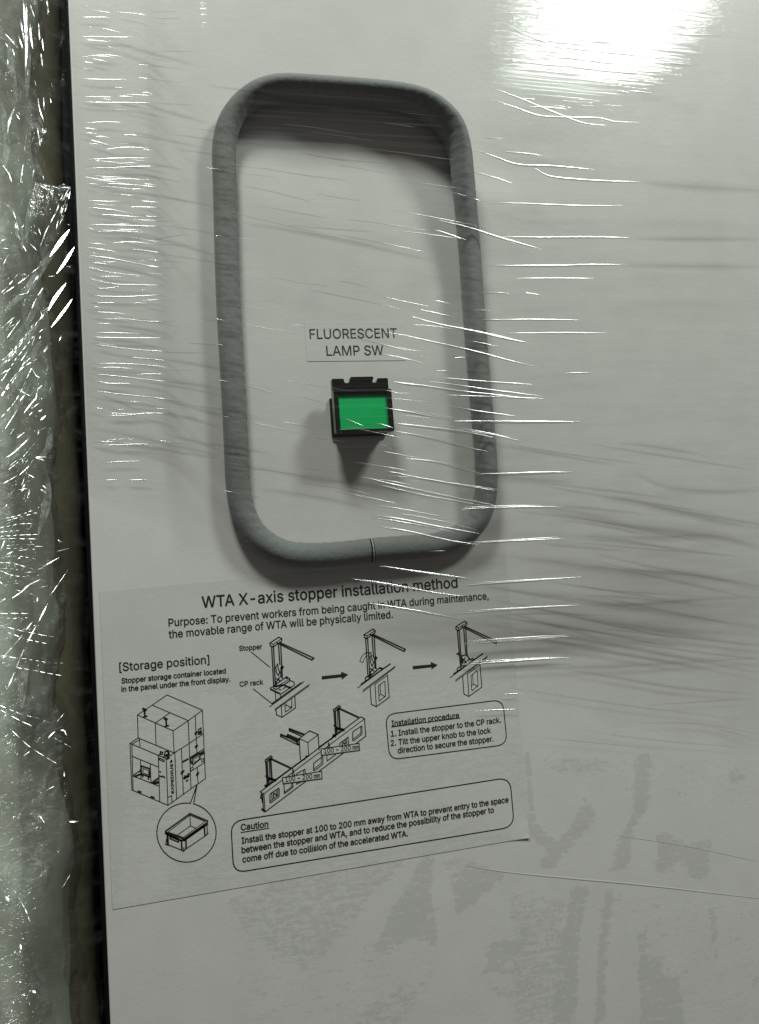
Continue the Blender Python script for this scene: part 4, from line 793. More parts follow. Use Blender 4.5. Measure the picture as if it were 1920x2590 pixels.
CR = [  # traced folds that catch the right-hand lamp
 ('C', [(160, 880), (250, 886), (395, 902)], 4), ('C', [(0, 868), (120, 910), (250, 955), (420, 962), (560, 972), (690, 985)], 6), ('C', [(350, 975), (435, 1022), (600, 1042), (780, 1052), (975, 1057)], 6),
 ('C', [(60, 1183), (200, 1178), (430, 1187), (650, 1194), (865, 1193)], 4), ('C', [(-40, 1320), (60, 1352), (180, 1388), (385, 1447)], 5), ('C', [(120, 1375), (400, 1378), (700, 1377), (930, 1382)], 6),
 ('C', [(60, 1542), (400, 1543), (700, 1537), (880, 1536)], 6), ('C', [(245, 1616), (450, 1615), (692, 1616)], 4), ('C', [(20, 1700), (110, 1698), (205, 1702)], 3.5), ('C', [(295, 1696), (400, 1719)], 3.5),
 ('C', [(10, 1801), (88, 1801)], 3), ('C', [(15, 1858), (300, 1855), (625, 1858)], 4.5), ('C', [(205, 1934), (500, 1932), (800, 1935)], 4), ('C', [(-40, 1915), (130, 1955), (320, 1993)], 5), ('C', [(15, 1988), (130, 2008)], 3),
 ('C', [(85, 505), (250, 565), (420, 635), (560, 690), (650, 718), (770, 727)], 5), ('C', [(80, 570), (240, 625), (380, 672), (520, 680), (740, 686), (800, 704), (955, 711)], 5),
 ('C', [(260, 625), (400, 622), (540, 634)], 5), ('C', [(240, 572), (355, 576)], 5), ('C', [(55, 800), (165, 804)], 3), ('C', [(1180, 203), (1330, 201), (1435, 213)], 4), ('C', [(425, 335), (600, 338)], 4.5),
 ('C', [(985, 358), (1130, 366), (1285, 380)], 4.5), ('C', [(1075, 318), (1170, 322)], 5), ('C', [(980, 410), (1080, 418)], 4), ('C', [(830, 520), (910, 545)], 4), ('C', [(890, 525), (1040, 542)], 4), ('C', [(860, 482), (920, 490)], 3),
 ('C', [(1080, 335), (1150, 360), (1230, 388)], 3), ('C', [(200, 165), (400, 240), (560, 300), (740, 370)], 5), ('C', [(150, 130), (320, 210), (480, 268)], 4),
 ('B', [(1250, 840), (1380, 870), (1500, 905), (1652, 960)], 5), ('B', [(1240, 890), (1395, 943)], 4.5), ('B', [(1320, 690), (1400, 715), (1485, 742)], 3.5), ('B', [(1240, 1258), (1330, 1282)], 3), ('B', [(1165, 1308), (1340, 1347)], 3.5),
 ('B', [(1430, 1310), (1525, 1311)], 3), ('B', [(1400, 575), (1560, 620), (1652, 650)], 3),
 ('G', [(1020, 2), (1150, 40), (1300, 70), (1450, 100), (1625, 140)], 5), ('G', [(1000, 105), (1130, 135), (1350, 185), (1500, 225), (1680, 270)], 5), ('G', [(1060, 200), (1105, 212)], 3), ('G', [(1240, 215), (1298, 216)], 3.5),
 ('G', [(1330, 130), (1450, 155)], 3), ('G', [(1150, 283), (1230, 290)], 3.5), ('G', [(1380, 18), (1500, 20)], 4), ('G', [(1530, 88), (1652, 88)], 4),
 ('G', [(915, 342), (1050, 360), (1250, 390), (1450, 412), (1652, 435)], 6), ('G', [(1110, 340), (1350, 375), (1500, 395), (1700, 418)], 5), ('G', [(1180, 322), (1400, 342), (1652, 357)], 5), ('G', [(1200, 412), (1400, 420), (1700, 430)], 4),
 ('G', [(1210, 466), (1350, 495), (1555, 522)], 5), ('G', [(868, 478), (1000, 502), (1235, 545)], 4.5), ('G', [(1240, 548), (1450, 552), (1700, 553), (1900, 552)], 8), ('G', [(1155, 568), (1350, 600), (1500, 630), (1590, 658)], 5), ('G', [(1240, 590), (1400, 615), (1600, 655)], 4),
 ('G', [(925, 560), (1050, 575), (1250, 600), (1450, 635)], 7), ('G', [(925, 600), (1100, 635), (1300, 685), (1410, 707)], 6), ('G', [(655, 532), (710, 552)], 4), ('G', [(822, 558), (918, 583)], 4.5), ('G', [(860, 670), (905, 690)], 3),
 ('G', [(985, 742), (1150, 765), (1300, 805), (1390, 825)], 5), ('G', [(1350, 825), (1500, 825), (1700, 818), (1860, 815)], 8), ('G', [(870, 805), (1050, 845), (1250, 880), (1455, 912)], 6), ('G', [(1000, 835), (1200, 868), (1460, 905)], 3.5),
 ('G', [(745, 835), (900, 875), (1100, 920), (1300, 960), (1440, 985)], 5), ('G', [(860, 885), (1050, 930), (1300, 975), (1400, 992)], 4), ('G', [(845, 995), (880, 1000)], 3),
 ('G', [(1255, 1010), (1400, 1003), (1600, 998), (1800, 995)], 5), ('G', [(1280, 1000), (1450, 993), (1700, 988)], 4), ('G', [(800, 1038), (950, 1060), (1150, 1100), (1380, 1138)], 6), ('G', [(800, 1050), (1000, 1082), (1250, 1130)], 4),
 ('G', [(820, 1095), (1000, 1125), (1200, 1170), (1370, 1195)], 5), ('G', [(1280, 1192), (1450, 1180), (1650, 1170), (1820, 1160)], 4.5), ('G', [(1290, 1182), (1500, 1172), (1780, 1153)], 3.5), ('G', [(1105, 1228), (1190, 1226)], 3.5),
 ('G', [(848, 1303), (1000, 1328), (1200, 1355), (1330, 1372)], 5), ('G', [(1260, 1410), (1450, 1395), (1652, 1383)], 4), ('G', [(700, 1372), (900, 1400), (1060, 1430)], 4),
 ('H', [(-60, 1340), (200, 1315), (450, 1298), (630, 1283)], 4), ('H', [(0, 1318), (300, 1302), (600, 1285)], 3), ('H', [(-150, 1505), (100, 1482), (400, 1460), (630, 1447)], 5), ('H', [(-100, 1485), (200, 1467), (500, 1450)], 3),
 ('H', [(-60, 1672), (200, 1652), (450, 1635), (590, 1628)], 4), ('H', [(-40, 1655), (250, 1637), (560, 1620)], 3), ('H', [(-60, 1792), (200, 1775), (450, 1757), (570, 1752)], 4), ('H', [(-50, 1778), (250, 1762), (500, 1748)], 3),
 ('H', [(530, 100), (610, 99), (690, 101)], 4), ('H', [(165, 1965), (270, 1961)], 3), ('H', [(0, 2062), (150, 2055), (260, 2052)], 3),
 ('U', [(580, -2), (800, 35), (1060, 70)], 5), ('U', [(250, 66), (500, 112), (700, 145), (900, 175), (1040, 187)], 5), ('U', [(300, 68), (600, 120), (850, 165)], 3), ('U', [(360, 237), (520, 262), (800, 310), (1000, 350)], 6), ('U', [(1030, 510), (1300, 490), (1500, 472), (1652, 462)], 4.5),
 ('U', [(1010, 522), (1300, 505), (1652, 478)], 3), ('U', [(1000, 668), (1300, 645), (1652, 620)], 5), ('U', [(1130, 103), (1400, 88), (1652, 72)], 4),
 ('X', [(1115, 1022), (1240, 1048), (1450, 1085), (1652, 1130)], 5), ('X', [(618, 1155), (750, 1205), (870, 1252)], 4), ('X', [(1010, 1213), (1110, 1240), (1235, 1275)], 4.5), ('X', [(560, 1300), (850, 1280), (1000, 1272)], 2.5), ('X', [(1240, 708), (1400, 738), (1652, 770)], 5)]
for k_, p_, w_ in CR: crease(k_, p_, w_ * 1.35)
CL = [  # traced folds near the left edge
 [(475, 103), (650, 103)], [(480, 218), (680, 222), (790, 222)], [(530, 240), (660, 250)], [(490, 468), (620, 476), (750, 474)], [(500, 578), (670, 580)], [(705, 573), (820, 584)], [(490, 610), (700, 612), (940, 615)],
 [(500, 735), (620, 728), (740, 730)], [(505, 762), (590, 778)], [(505, 795), (575, 796)], [(735, 803), (850, 812)], [(570, 815), (655, 820)], [(718, 855), (765, 857)], [(635, 890), (760, 880), (890, 884)], [(510, 953), (700, 945), (890, 943)],
 [(640, 1003), (800, 995), (990, 993)], [(505, 1055), (600, 1072), (750, 1068), (890, 1074)], [(515, 1098), (585, 1100)], [(640, 1095), (820, 1106)], [(790, 1128), (865, 1130)], [(720, 1162), (775, 1165)], [(515, 1195), (640, 1203), (715, 1200)],
 [(850, 1200), (965, 1213)], [(515, 1238), (680, 1255), (860, 1297)], [(780, 1235), (970, 1240)], [(610, 1280), (740, 1290), (865, 1298)], [(870, 1290), (995, 1300)], [(520, 1340), (700, 1345), (960, 1352)], [(700, 1368), (850, 1376)], [(515, 1448), (640, 1462)],
 [(675, 1448), (800, 1446), (915, 1460)], [(525, 1475), (640, 1495), (710, 1505)], [(515, 1522), (700, 1550), (900, 1590), (1050, 1605)], [(525, 1565), (645, 1577)], [(530, 1595), (650, 1625), (770, 1640), (860, 1645)], [(585, 1652), (735, 1650)], [(515, 1658), (680, 1695), (850, 1700), (1010, 1705)],
 [(520, 1722), (640, 1722), (710, 1710)], [(520, 1765), (750, 1772), (985, 1758)], [(850, 1793), (1000, 1790)], [(530, 1812), (680, 1806)], [(540, 1862), (680, 1868), (800, 1882)], [(680, 1890), (850, 1917), (1050, 1922)], [(540, 1985), (700, 1988), (845, 1993)], [(545, 2010), (780, 2020), (1000, 2017)], [(585, 1932), (655, 1934)],
 [(490, 335), (530, 342)], [(550, 350), (645, 370)], [(495, 365), (565, 382)], [(500, 408), (525, 412)], [(500, 30), (555, 42)], [(505, 155), (545, 160)], [(540, 835), (620, 858), (700, 880)], [(690, 652), (750, 655)]]
for p_ in CL: crease('A', p_, random.choice((3, 3.5, 4)), lift=.002)
CE = [[(540, 10), (750, 12), (1000, 12)], [(555, 48), (800, 80), (1050, 97), (1250, 102)], [(540, 165), (700, 165), (850, 172), (1000, 185)], [(545, 190), (680, 188), (815, 197)], [(530, 225), (700, 240), (900, 262), (1150, 290)], [(605, 283), (780, 284)],
 [(530, 322), (700, 345), (950, 372), (1150, 405)], [(555, 402), (600, 402)], [(545, 425), (620, 437)], [(650, 474), (750, 475), (870, 462), (1060, 462)], [(625, 650), (750, 650), (890, 643)], [(550, 632), (700, 634)], [(600, 760), (720, 750), (845, 747)],
 [(568, 857), (580, 857)], [(618, 860), (708, 858)], [(760, 860), (860, 860), (922, 864)], [(938, 866), (972, 867)], [(1215, 898), (1280, 892)], [(1230, 956), (1278, 951)], [(1115, 42), (1330, 53)]]
for p_ in CE: crease('E', p_, 3.4, lift=.002)
# finer creases between the traced ones
COLLECT = ([], [])
for i in range(70):
    x = random.uniform(215, 400); y = random.uniform(20, 1120); L_ = random.uniform(15, 120); sl = random.gauss(.08, .08)
    crease('P', [(x, y), (x + L_ / 2, y + sl * L_ * .5 + random.uniform(-2, 2)), (x + L_, y + sl * L_)], random.uniform(1.6, 2.6), hr=random.uniform(.3, .6), lift=.0015)
for i in range(34):
    x = random.uniform(1240, 1640); y = random.uniform(-10, 175); L_ = random.uniform(30, 190); sl = random.gauss(.07, .07)
    crease('P', [(x, y), (x + L_ / 2, y + sl * L_ * .5 + random.uniform(-2, 3)), (x + L_, y + sl * L_)], random.uniform(2, 4.5), hr=random.uniform(.25, .6), lift=.0015)
for i in range(60):
    x = random.uniform(480, 1050); y = random.uniform(280, 1300); L_ = random.uniform(60, 260); sl = random.gauss(.17, .04)
    crease('P', [(x, y), (x + L_ / 2, y + sl * L_ * .5 + random.uniform(-3, 3)), (x + L_, y + sl * L_)], random.uniform(1.8, 3.2), hr=random.uniform(.2, .45), lift=.0015)
gathered('fine_creases', M_crease, film)
# strips whose dark tint paints the shade of the film's folds
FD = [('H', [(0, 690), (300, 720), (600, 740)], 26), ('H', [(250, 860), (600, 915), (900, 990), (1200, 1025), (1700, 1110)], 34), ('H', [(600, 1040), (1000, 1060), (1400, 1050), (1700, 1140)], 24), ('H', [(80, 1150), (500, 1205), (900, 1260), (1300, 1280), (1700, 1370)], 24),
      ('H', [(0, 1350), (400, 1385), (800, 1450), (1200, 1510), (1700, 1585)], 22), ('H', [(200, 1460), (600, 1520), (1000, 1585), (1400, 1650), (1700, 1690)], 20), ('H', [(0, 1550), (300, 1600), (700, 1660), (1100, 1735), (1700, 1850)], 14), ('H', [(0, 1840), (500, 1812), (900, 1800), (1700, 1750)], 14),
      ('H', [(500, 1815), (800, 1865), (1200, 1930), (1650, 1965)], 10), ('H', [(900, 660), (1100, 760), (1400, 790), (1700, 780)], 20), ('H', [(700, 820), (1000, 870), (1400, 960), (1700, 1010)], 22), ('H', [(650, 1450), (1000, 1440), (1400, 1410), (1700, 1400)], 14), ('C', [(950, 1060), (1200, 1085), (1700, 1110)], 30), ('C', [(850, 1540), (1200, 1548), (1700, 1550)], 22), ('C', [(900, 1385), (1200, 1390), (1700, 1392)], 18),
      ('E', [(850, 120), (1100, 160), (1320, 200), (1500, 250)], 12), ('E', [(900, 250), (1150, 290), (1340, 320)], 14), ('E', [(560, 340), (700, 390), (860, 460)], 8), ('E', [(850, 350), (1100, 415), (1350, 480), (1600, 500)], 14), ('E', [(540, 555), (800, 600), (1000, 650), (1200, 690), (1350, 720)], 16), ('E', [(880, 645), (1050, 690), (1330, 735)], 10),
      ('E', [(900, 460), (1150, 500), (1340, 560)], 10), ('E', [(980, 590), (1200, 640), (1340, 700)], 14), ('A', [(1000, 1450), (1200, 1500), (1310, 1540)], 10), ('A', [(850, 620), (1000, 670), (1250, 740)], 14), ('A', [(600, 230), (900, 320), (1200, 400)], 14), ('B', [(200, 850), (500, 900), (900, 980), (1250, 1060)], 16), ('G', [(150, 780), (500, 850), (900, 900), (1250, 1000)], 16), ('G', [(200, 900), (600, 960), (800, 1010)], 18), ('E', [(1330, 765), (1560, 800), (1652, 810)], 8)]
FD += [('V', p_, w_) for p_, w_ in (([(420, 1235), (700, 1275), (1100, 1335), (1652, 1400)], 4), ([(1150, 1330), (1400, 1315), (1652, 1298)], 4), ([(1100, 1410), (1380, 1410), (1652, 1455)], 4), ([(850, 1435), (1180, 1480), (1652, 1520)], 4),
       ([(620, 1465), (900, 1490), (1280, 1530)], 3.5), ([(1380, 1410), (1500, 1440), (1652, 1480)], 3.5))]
for i in range(34):   # painted shade of shallow pleats fanning to the right
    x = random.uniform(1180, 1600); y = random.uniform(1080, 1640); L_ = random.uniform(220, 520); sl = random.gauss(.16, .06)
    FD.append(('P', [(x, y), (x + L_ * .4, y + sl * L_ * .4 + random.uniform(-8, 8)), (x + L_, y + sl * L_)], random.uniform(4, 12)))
for i in range(52):   # dark bands painted for film wrinkles across the left run of the ring
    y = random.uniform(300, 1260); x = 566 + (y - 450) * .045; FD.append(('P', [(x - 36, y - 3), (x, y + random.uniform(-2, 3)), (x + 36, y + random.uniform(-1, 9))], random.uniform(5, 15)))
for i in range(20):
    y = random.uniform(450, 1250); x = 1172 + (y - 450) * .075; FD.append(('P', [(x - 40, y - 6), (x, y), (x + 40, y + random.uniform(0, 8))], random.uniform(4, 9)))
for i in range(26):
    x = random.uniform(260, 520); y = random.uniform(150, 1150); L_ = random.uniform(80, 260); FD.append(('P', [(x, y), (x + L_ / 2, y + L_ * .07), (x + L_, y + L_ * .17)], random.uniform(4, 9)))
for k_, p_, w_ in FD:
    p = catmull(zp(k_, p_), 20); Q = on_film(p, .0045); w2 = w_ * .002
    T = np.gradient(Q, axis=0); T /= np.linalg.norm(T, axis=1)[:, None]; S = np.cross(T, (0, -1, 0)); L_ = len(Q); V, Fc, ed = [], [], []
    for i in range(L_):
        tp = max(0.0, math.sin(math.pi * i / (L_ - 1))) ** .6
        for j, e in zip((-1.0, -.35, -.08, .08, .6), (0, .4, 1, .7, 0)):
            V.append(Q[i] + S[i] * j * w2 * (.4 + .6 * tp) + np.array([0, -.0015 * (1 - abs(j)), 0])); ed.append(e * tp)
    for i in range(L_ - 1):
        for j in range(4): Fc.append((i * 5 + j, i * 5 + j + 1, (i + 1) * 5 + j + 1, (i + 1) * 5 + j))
    me = mesh('fold_shade', V, Fc); attr(me, 'edge', ed); link('fold_shade', me, M_fold_shade, film, True)

# a fold of the clear protective laminate at the lower right, and hairline scratches
def hair(parent, name, k, pts, w_, y, mat, hr=.5):
    arc_strip(name, at(catmull(zp(k, pts), 16), y), w_ * .002, hr, mat, parent)
for k_, p_, w_ in (('L', [(725, 362), (850, 382), (1050, 402), (1300, 425), (1652, 466)], 7), ('L', [(1190, 265), (1420, 300), (1652, 350)], 2.5)):
    hair(panel, 'laminate_fold', k_, p_, w_ * .6, -.001, M_panel, .22)

# ---------------------------------------------------------------- wrapped bundle to the left of the panel
BX, BY, BR = -1.17, .80, .465
bundle = thing('wrapped_bundle', 'pale green foam-wrapped bundle standing left of the white panel', 'bundle', (BX, BY, -3.6))
na, nzb = 70, 260
A_ = np.linspace(math.radians(-200), math.radians(20), na)[:, None]; Zb = np.linspace(-3.6, 4.8, nzb)[None, :]
lump = .018 * np.sin(Zb * 2.1 + A_ * 2) + .012 * np.sin(Zb * 5.3 - A_ * 3) + .008 * np.sin(Zb * 11 + A_ * 7)
rr = BR + lump
me = grid_mesh('foam_wrap', BX + rr * np.cos(A_), BY + rr * np.sin(A_), np.broadcast_to(Zb, lump.shape))
link('foam_wrap', me, M_bundle, bundle, True)
pad = thing('gap_shade_pad', 'dark brown padding added for the darkening in the gap between the bundle and the panel', 'filler', (-.66, 1.0, -3.6))  # roll added where the gap darkens and turns brown
Zp = np.linspace(-3.6, 4.8, 200)[None, :]; A2 = np.linspace(math.radians(-200), math.radians(20), 40)[:, None]
r2 = .185 + .008 * np.sin(Zp * 1.7 + A2) + .006 * np.sin(Zp * 4.1 + 2 * A2) + .004 * np.sin(Zp * 13 + 5 * A2)
me = grid_mesh('shade_roll', -.835 + r2 * np.cos(A2), .74 + r2 * np.sin(A2), np.broadcast_to(Zp, r2.shape)); link('shade_roll', me, M_brown, pad, True)
back = box_mesh('back_wall', -4, 2, 2.2, 2.3, -4, 6); bo = link('back_wall', back, M_void); bo['kind'] = 'structure'

bfilm = thing('bundle_film', 'crumpled shiny clear film wrapped around the pale green bundle', 'plastic film', (BX, BY - BR, 0))
A_ = np.linspace(math.radians(-150), math.radians(5), 90)[:, None]; Zb = np.linspace(-3.5, 4.7, 330)[None, :]
rr = BR + .022 + .018 * np.sin(Zb * 2.1 + A_ * 2) + .012 * np.sin(Zb * 5.3 - A_ * 3) + .008 * np.sin(Zb * 11 + A_ * 7) + blur(rng.normal(0, .012, (90, 330)), 2)
me = grid_mesh('film_wrap', BX + rr * np.cos(A_), BY + rr * np.sin(A_), np.broadcast_to(Zb, rr.shape)); link('film_wrap', me, M_bfilm, bfilm, True)
S_ = np.linspace(0, 1, 40)[:, None]
sx0, sy0 = BX + (BR + .03) * math.cos(math.radians(-62)), BY + (BR + .03) * math.sin(math.radians(-62))
SXX = sx0 + (xe - .07 - sx0) * S_ + 0 * Zb
SYB = sy0 + (.66 - sy0) * S_ + .05 * np.sin(math.pi * S_) + np.sin(math.pi * S_) * (.025 * np.sin(Zb * 2.7 + 4 * S_) + .015 * np.sin(Zb * 6.1 - 7 * S_) + blur(rng.normal(0, .02, (40, 330)), 4))
link('film_span', grid_mesh('film_span', SXX, SYB, np.broadcast_to(Zb, SXX.shape)), M_span, bfilm, True)
def bundle_pts(P, off=.05):
    """where the sight lines meet the cylinder of the wrapped bundle"""
    d = rays(P); R_ = BR + off; o = CAM[:2] - np.array([BX, BY]); a = (d[:, :2] ** 2).sum(1); b = 2 * (d[:, :2] @ o); c_ = o @ o - R_ ** 2
    disc = b * b - 4 * a * c_; t = np.where(disc > 0, (-b - np.sqrt(np.maximum(disc, 0))) / (2 * a), -b / (2 * a)); t = np.where((disc > 0) & (-D + t < BY - .28), t, D + BY - .40); return CAM + d * t[:, None]
def facet(P, w_, name='film_facet', lamp=LL, mat=None, span=24, taper=.7, tip=.1, off=.05, jit=.05):
    """a small crumpled facet of film whose middle is tilted towards the left lamp"""
    Q = bundle_pts(P, off); c_ = Q.mean(0); v_ = CAM - c_; v_ /= np.linalg.norm(v_); l_ = np.array(lamp) - c_; l_ /= np.linalg.norm(l_)
    h = v_ + l_ + rng.normal(0, jit, 3); h /= np.linalg.norm(h)
    # lay the axis into the plane perpendicular to h, keeping each point on its sight line
    o = (h @ (c_ - CAM)); d = Q - CAM; t = o / (d @ h); t = np.clip(t, .95, 1.05); Q2 = CAM + d * t[:, None]
    return arc_strip(name, Q2, w_ * .0017, .5, mat or M_glint, bfilm, normal=h, span=span, taper=taper, tip=tip)
def facets(k, pts, w_, n_=1, gapf=.2):
    p = catmull(zp(k, pts), 5)
    if n_ == 1: return facet(p, w_)
    L_ = len(p); cuts = np.linspace(0, L_ - 1, n_ + 1)
    for a, b in zip(cuts[:-1], cuts[1:]):
        s_ = p[int(a):max(int(a) + 2, int(b - (b - a) * gapf) + 1)]
        if len(s_) >= 2: facet(s_, w_ * random.uniform(.7, 1.2))
# the four broad bright blades
for pts, w_ in (([(612, 72), (560, 140), (500, 225), (440, 310)], 12), ([(655, 225), (600, 315), (555, 385), (500, 460)], 8.5), ([(583, 545), (520, 625), (470, 700), (425, 785)], 10), ([(637, 685), (570, 780), (510, 860), (450, 935)], 7)):
    facet(catmull(zp('b', pts), 4), w_ * .95, name='bright_fold', mat=M_blade, span=14, taper=.8, tip=.05, jit=0)
BG = [('a', [(335, 868), (350, 960), (390, 1080)], 3), ('a', [(330, 1120), (355, 1290)], 2.6), ('a', [(265, 210), (275, 330), (290, 430)], 5), ('a', [(340, 205), (350, 350)], 3.5), ('a', [(372, 340), (385, 450)], 3.2), ('a', [(362, 470), (375, 585)], 4),
      ('a', [(412, 5), (430, 105)], 2.4), ('a', [(265, 40), (305, 155)], 4), ('a', [(40, 290), (160, 420)], 2.4), ('a', [(110, 430), (130, 500)], 3), ('a', [(130, 945), (85, 1060), (65, 1180)], 6), ('a', [(385, 860), (388, 970)], 2.6), ('a', [(445, 865), (450, 910)], 2.6), ('a', [(455, 735), (462, 770)], 2.6),
      ('a', [(235, 1180), (215, 1350)], 2.6), ('a', [(205, 1440), (180, 1620)], 3), ('a', [(300, 1490), (288, 1560)], 4), ('a', [(378, 1545), (385, 1585)], 3), ('a', [(340, 1628), (400, 1660), (465, 1712)], 3), ('a', [(355, 1640), (460, 1675)], 2.4), ('a', [(80, 1530), (105, 1610)], 2.6),
      ('a', [(160, 300), (200, 425)], 4), ('a', [(180, 170), (215, 380)], 5), ('a', [(205, 0), (225, 200), (235, 400), (225, 640)], 9), ('a', [(235, 60), (232, 300), (240, 520)], 5),
      ('b', [(400, 110), (355, 220)], 3), ('b', [(260, 190), (325, 255)], 3), ('b', [(295, 90), (330, 115)], 3), ('b', [(340, 60), (360, 120)], 3), ('b', [(0, 175), (50, 150)], 6), ('b', [(0, 235), (75, 240)], 3), ('b', [(0, 320), (25, 340)], 3), ('b', [(340, 470), (320, 520)], 3),
      ('b', [(130, 840), (70, 890), (15, 940)], 4), ('b', [(185, 860), (60, 1030)], 3), ('b', [(150, 740), (175, 742)], 7), ('b', [(540, 1010), (520, 1055)], 2.4), ('b', [(375, 1440), (330, 1480)], 4), ('b', [(400, 1295), (410, 1305)], 5), ('b', [(340, 1675), (375, 1655)], 7), ('b', [(355, 1755), (405, 1712)], 8),
      ('b', [(160, 1480), (230, 1520), (270, 1540)], 2.6), ('b', [(280, 1290), (320, 1360), (355, 1375)], 2.6), ('b', [(430, 485), (485, 480)], 2), ('b', [(320, 1550), (210, 1690)], 4), ('b', [(285, 1680), (258, 1708)], 4), ('b', [(155, 1660), (45, 1830)], 3), ('b', [(245, 1920), (130, 2030), (60, 2080)], 4), ('b', [(215, 1860), (150, 1910)], 4), ('b', [(410, 2075), (320, 2080), (390, 2105)], 4),
      ('c', [(365, 265), (410, 300)], 4), ('c', [(350, 300), (410, 340)], 6), ('c', [(255, 95), (170, 175)], 4), ('c', [(150, 180), (30, 250)], 4.5), ('c', [(220, 285), (185, 320)], 5), ('c', [(0, 560), (150, 530), (300, 478)], 2.8, 6), ('c', [(0, 590), (200, 535), (290, 510)], 2, 5), ('c', [(0, 635), (180, 600), (300, 600)], 2.4, 5), ('c', [(0, 670), (190, 655)], 2.4, 4),
      ('c', [(0, 710), (200, 695), (345, 692)], 2.4, 6), ('c', [(0, 730), (150, 728), (330, 733)], 2, 4), ('c', [(45, 735), (0, 840)], 5), ('c', [(25, 795), (150, 780), (320, 778)], 2.4, 7), ('c', [(0, 815), (150, 812), (330, 822)], 2.4, 6), ('c', [(60, 865), (118, 835)], 5), ('c', [(0, 895), (150, 880), (330, 908)], 2, 6), ('c', [(0, 935), (120, 945), (310, 1000)], 2, 5),
      ('c', [(520, 890), (430, 940), (330, 1000)], 3), ('c', [(350, 1082), (250, 1130), (190, 1185), (105, 1245)], 5), ('c', [(0, 1280), (50, 1250)], 6), ('c', [(500, 735), (515, 752), (540, 757)], 4), ('c', [(500, 838), (600, 812)], 3), ('c', [(600, 985), (520, 1100), (430, 1230)], 1.8), ('c', [(415, 1290), (345, 1430), (270, 1560), (180, 1750), (100, 1950), (30, 2100)], 4.2, 4),
      ('c', [(285, 1445), (150, 1620), (0, 1790)], 3.8, 3), ('c', [(0, 1377), (270, 1378)], 2, 3), ('c', [(0, 1412), (220, 1428)], 2, 4), ('c', [(0, 1480), (200, 1530), (470, 1582), (500, 1578)], 1.8, 6), ('c', [(70, 1545), (250, 1605), (430, 1645)], 2.4, 6), ('c', [(0, 1742), (130, 1762), (250, 1775)], 2.4, 3), ('c', [(250, 1775), (430, 1805), (570, 1808)], 1.8, 6), ('c', [(140, 1845), (330, 1880), (550, 1920)], 2.4, 6),
      ('c', [(0, 1005), (120, 1050), (250, 1060)], 1.8, 5), ('c', [(0, 1100), (60, 1150), (250, 1200), (300, 1225)], 1.8, 6), ('c', [(325, 1240), (320, 1280)], 5), ('c', [(300, 200), (240, 170)], 2.4),
      ('d', [(0, 90), (70, 120), (160, 155), (270, 180), (350, 215)], 2.4, 6), ('d', [(0, 120), (120, 185), (240, 240)], 2.2, 3), ('d', [(80, 260), (210, 375), (330, 450), (400, 490)], 2.6, 4), ('d', [(370, 265), (325, 310)], 4), ('d', [(405, 255), (440, 265)], 5), ('d', [(435, 265), (450, 295)], 4), ('d', [(365, 310), (430, 345), (490, 380)], 2, 4), ('d', [(155, 432), (200, 398)], 2.4),
      ('d', [(300, 668), (365, 632)], 2.4), ('d', [(250, 810), (300, 880)], 3), ('d', [(465, 870), (495, 872), (530, 868)], 6), ('d', [(415, 1320), (470, 1225)], 3), ('d', [(385, 1065), (392, 1080)], 4), ('d', [(430, 530), (432, 570)], 4), ('d', [(35, 1370), (60, 1410)], 9), ('d', [(135, 1690), (142, 1735)], 6), ('d', [(195, 2080), (200, 2100)], 5), ('d', [(215, 2005), (240, 2020)], 8), ('d', [(430, 145), (380, 205)], 2), ('d', [(95, 1330), (170, 1460), (205, 1560)], 2.4, 5)]
BG += [('b', [(380, 370), (200, 520), (0, 660)], 3, 3), ('b', [(330, 480), (240, 640), (200, 780)], 2.4, 3), ('b', [(380, 580), (300, 720), (225, 910)], 2.4, 3), ('b', [(450, 740), (380, 830), (250, 980), (130, 1130), (30, 1260)], 3.4, 14),
       ('b', [(400, 790), (300, 930), (170, 1100), (60, 1250)], 3.2, 12), ('b', [(300, 1010), (150, 1200), (20, 1400)], 3, 8), ('b', [(330, 1210), (200, 1290), (100, 1400), (0, 1560)], 3, 7), ('b', [(280, 1290), (150, 1560), (0, 1740)], 2.6, 8), ('b', [(300, 900), (120, 1130), (0, 1240)], 2.6, 6),
       ('b', [(250, 1180), (110, 1420), (0, 1545)], 2.4, 7), ('b', [(300, 1960), (180, 2100), (60, 2200)], 3, 8), ('b', [(260, 2050), (120, 2180)], 3, 5), ('b', [(160, 460), (80, 560), (0, 640)], 2.4, 3), ('b', [(130, 0), (160, 120), (250, 300)], 2.6, 3), ('a', [(40, 1790), (120, 1870), (170, 2060)], 2.6, 3), ('a', [(0, 1420), (100, 1560)], 2.2, 4)]
for it in [i_ for i_ in BG if len(i_) == 3]: facets(it[0], it[1], it[2], 1)
COLLECT = ([], [])
for it in [i_ for i_ in BG if len(i_) > 3]: facets(it[0], it[1], it[2], it[3] if len(it) > 3 else 1)
def scatter(n_, xr, yr, ang, Lr, wr, spread=18):
    for _ in range(n_):
        x = random.uniform(*xr); y = random.uniform(*yr); L_ = random.uniform(*Lr); a = math.radians(random.gauss(ang, spread))
        facet(catmull([(x, y), (x + math.cos(a) * L_ / 2 + random.uniform(-1, 1), y - math.sin(a) * L_ / 2), (x + math.cos(a) * L_, y - math.sin(a) * L_)], 4), random.uniform(*wr) * .8, jit=random.choice((.05, .2, .3)), span=random.choice((8, 14, 24)))
scatter(26, (0, 130), (0, 440), 95, (5, 26), (1.5, 3.2)); scatter(60, (0, 115), (780, 1180), 52, (6, 34), (1.4, 3)); scatter(16, (0, 90), (1180, 1330), 40, (6, 28), (1.6, 3)); scatter(20, (0, 100), (1330, 1500), 5, (6, 26), (1.2, 2.4), 10)
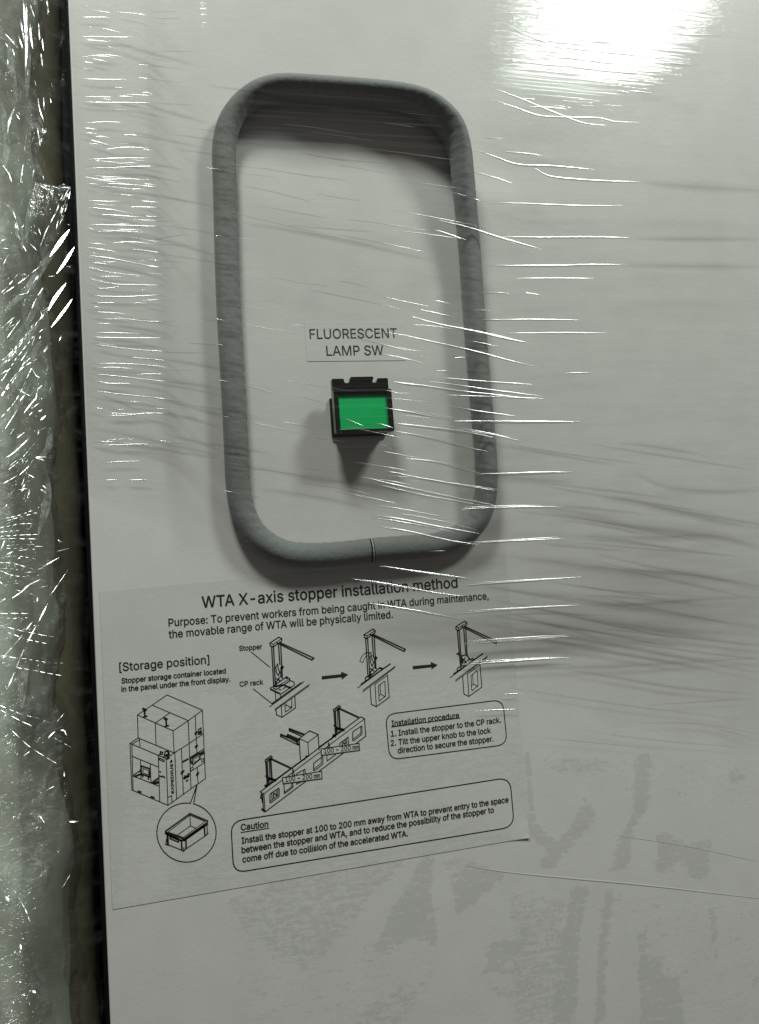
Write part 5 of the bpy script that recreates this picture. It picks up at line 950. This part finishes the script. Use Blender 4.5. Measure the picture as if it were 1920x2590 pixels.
scatter(30, (0, 80), (2250, 2590), 60, (3, 10), (1.5, 3.6), 50); scatter(16, (0, 60), (560, 760), 45, (6, 22), (1.4, 2.6), 40)
gathered('film_glints', M_glint, bfilm)
for k_, p_, w_ in (('a', [(225, 0), (235, 250), (245, 520), (235, 900)], 16), ('a', [(60, 300), (110, 620), (150, 900)], 14), ('a', [(20, 900), (60, 1250), (40, 1500)], 18), ('a', [(250, 1580), (280, 1800), (230, 2100)], 20), ('a', [(40, 1790), (130, 1900), (200, 2200)], 22),
                   ('b', [(540, 160), (400, 360), (240, 600), (60, 760)], 22), ('b', [(330, 480), (200, 640), (0, 820)], 18), ('b', [(380, 590), (260, 860), (80, 1060)], 16), ('b', [(340, 900), (160, 1120), (0, 1290)], 20), ('b', [(360, 1050), (220, 1300), (60, 1560)], 20), ('b', [(300, 1330), (160, 1600), (0, 1800)], 18),
                   ('b', [(440, 1800), (430, 1980), (330, 2120)], 18), ('b', [(260, 1900), (120, 2060), (0, 2180)], 20), ('c', [(400, 100), (410, 400), (330, 700)], 20), ('c', [(260, 1640), (200, 1900), (190, 2200)], 24),
                   ):
    facet(catmull(zp(k_, p_), 8), w_ * 1.2, name='soft_fold', mat=M_soft, span=38, taper=.6, tip=.12, off=.045, jit=.05)
# the pulled-out tent of film with its gathered point
tp = bundle_pts([(180, 472)], .12)[0]
tent = [tp] + [bundle_pts([p], .06)[0] for p in [(95, 462), (60, 560), (75, 640), (100, 690), (130, 640), (150, 570)]]
V = [tent[0]]; Fc = []
ring_ = tent[1:]; n_ = len(ring_); st = 10
for j in range(1, st + 1):
    for i in range(n_): V.append(tent[0] * (1 - j / st) + ring_[i] * (j / st) + rng.normal(0, .006, 3))
for i in range(n_ - 1): Fc.append((0, 1 + i, 2 + i))
for j in range(st - 1):
    for i in range(n_ - 1): Fc.append((1 + j * n_ + i, 1 + (j + 1) * n_ + i, 2 + (j + 1) * n_ + i, 2 + j * n_ + i))
link('film_tent', mesh('film_tent', V, Fc), M_tent, bfilm, True)
for pts, w_ in (([(610, 1650), (560, 1750), (480, 1900), (400, 2050), (360, 2150)], 2.6), ([(620, 1680), (600, 1780), (560, 1900), (510, 2010)], 2.6), ([(600, 1700), (570, 1800), (530, 1900)], 3), ([(560, 1700), (500, 1850), (430, 2000)], 2), ([(610, 1650), (500, 1650), (340, 1625)], 2.2), ([(590, 1690), (540, 1840), (500, 2000), (490, 2060)], 2)):
    facets('a', pts, w_, 3)
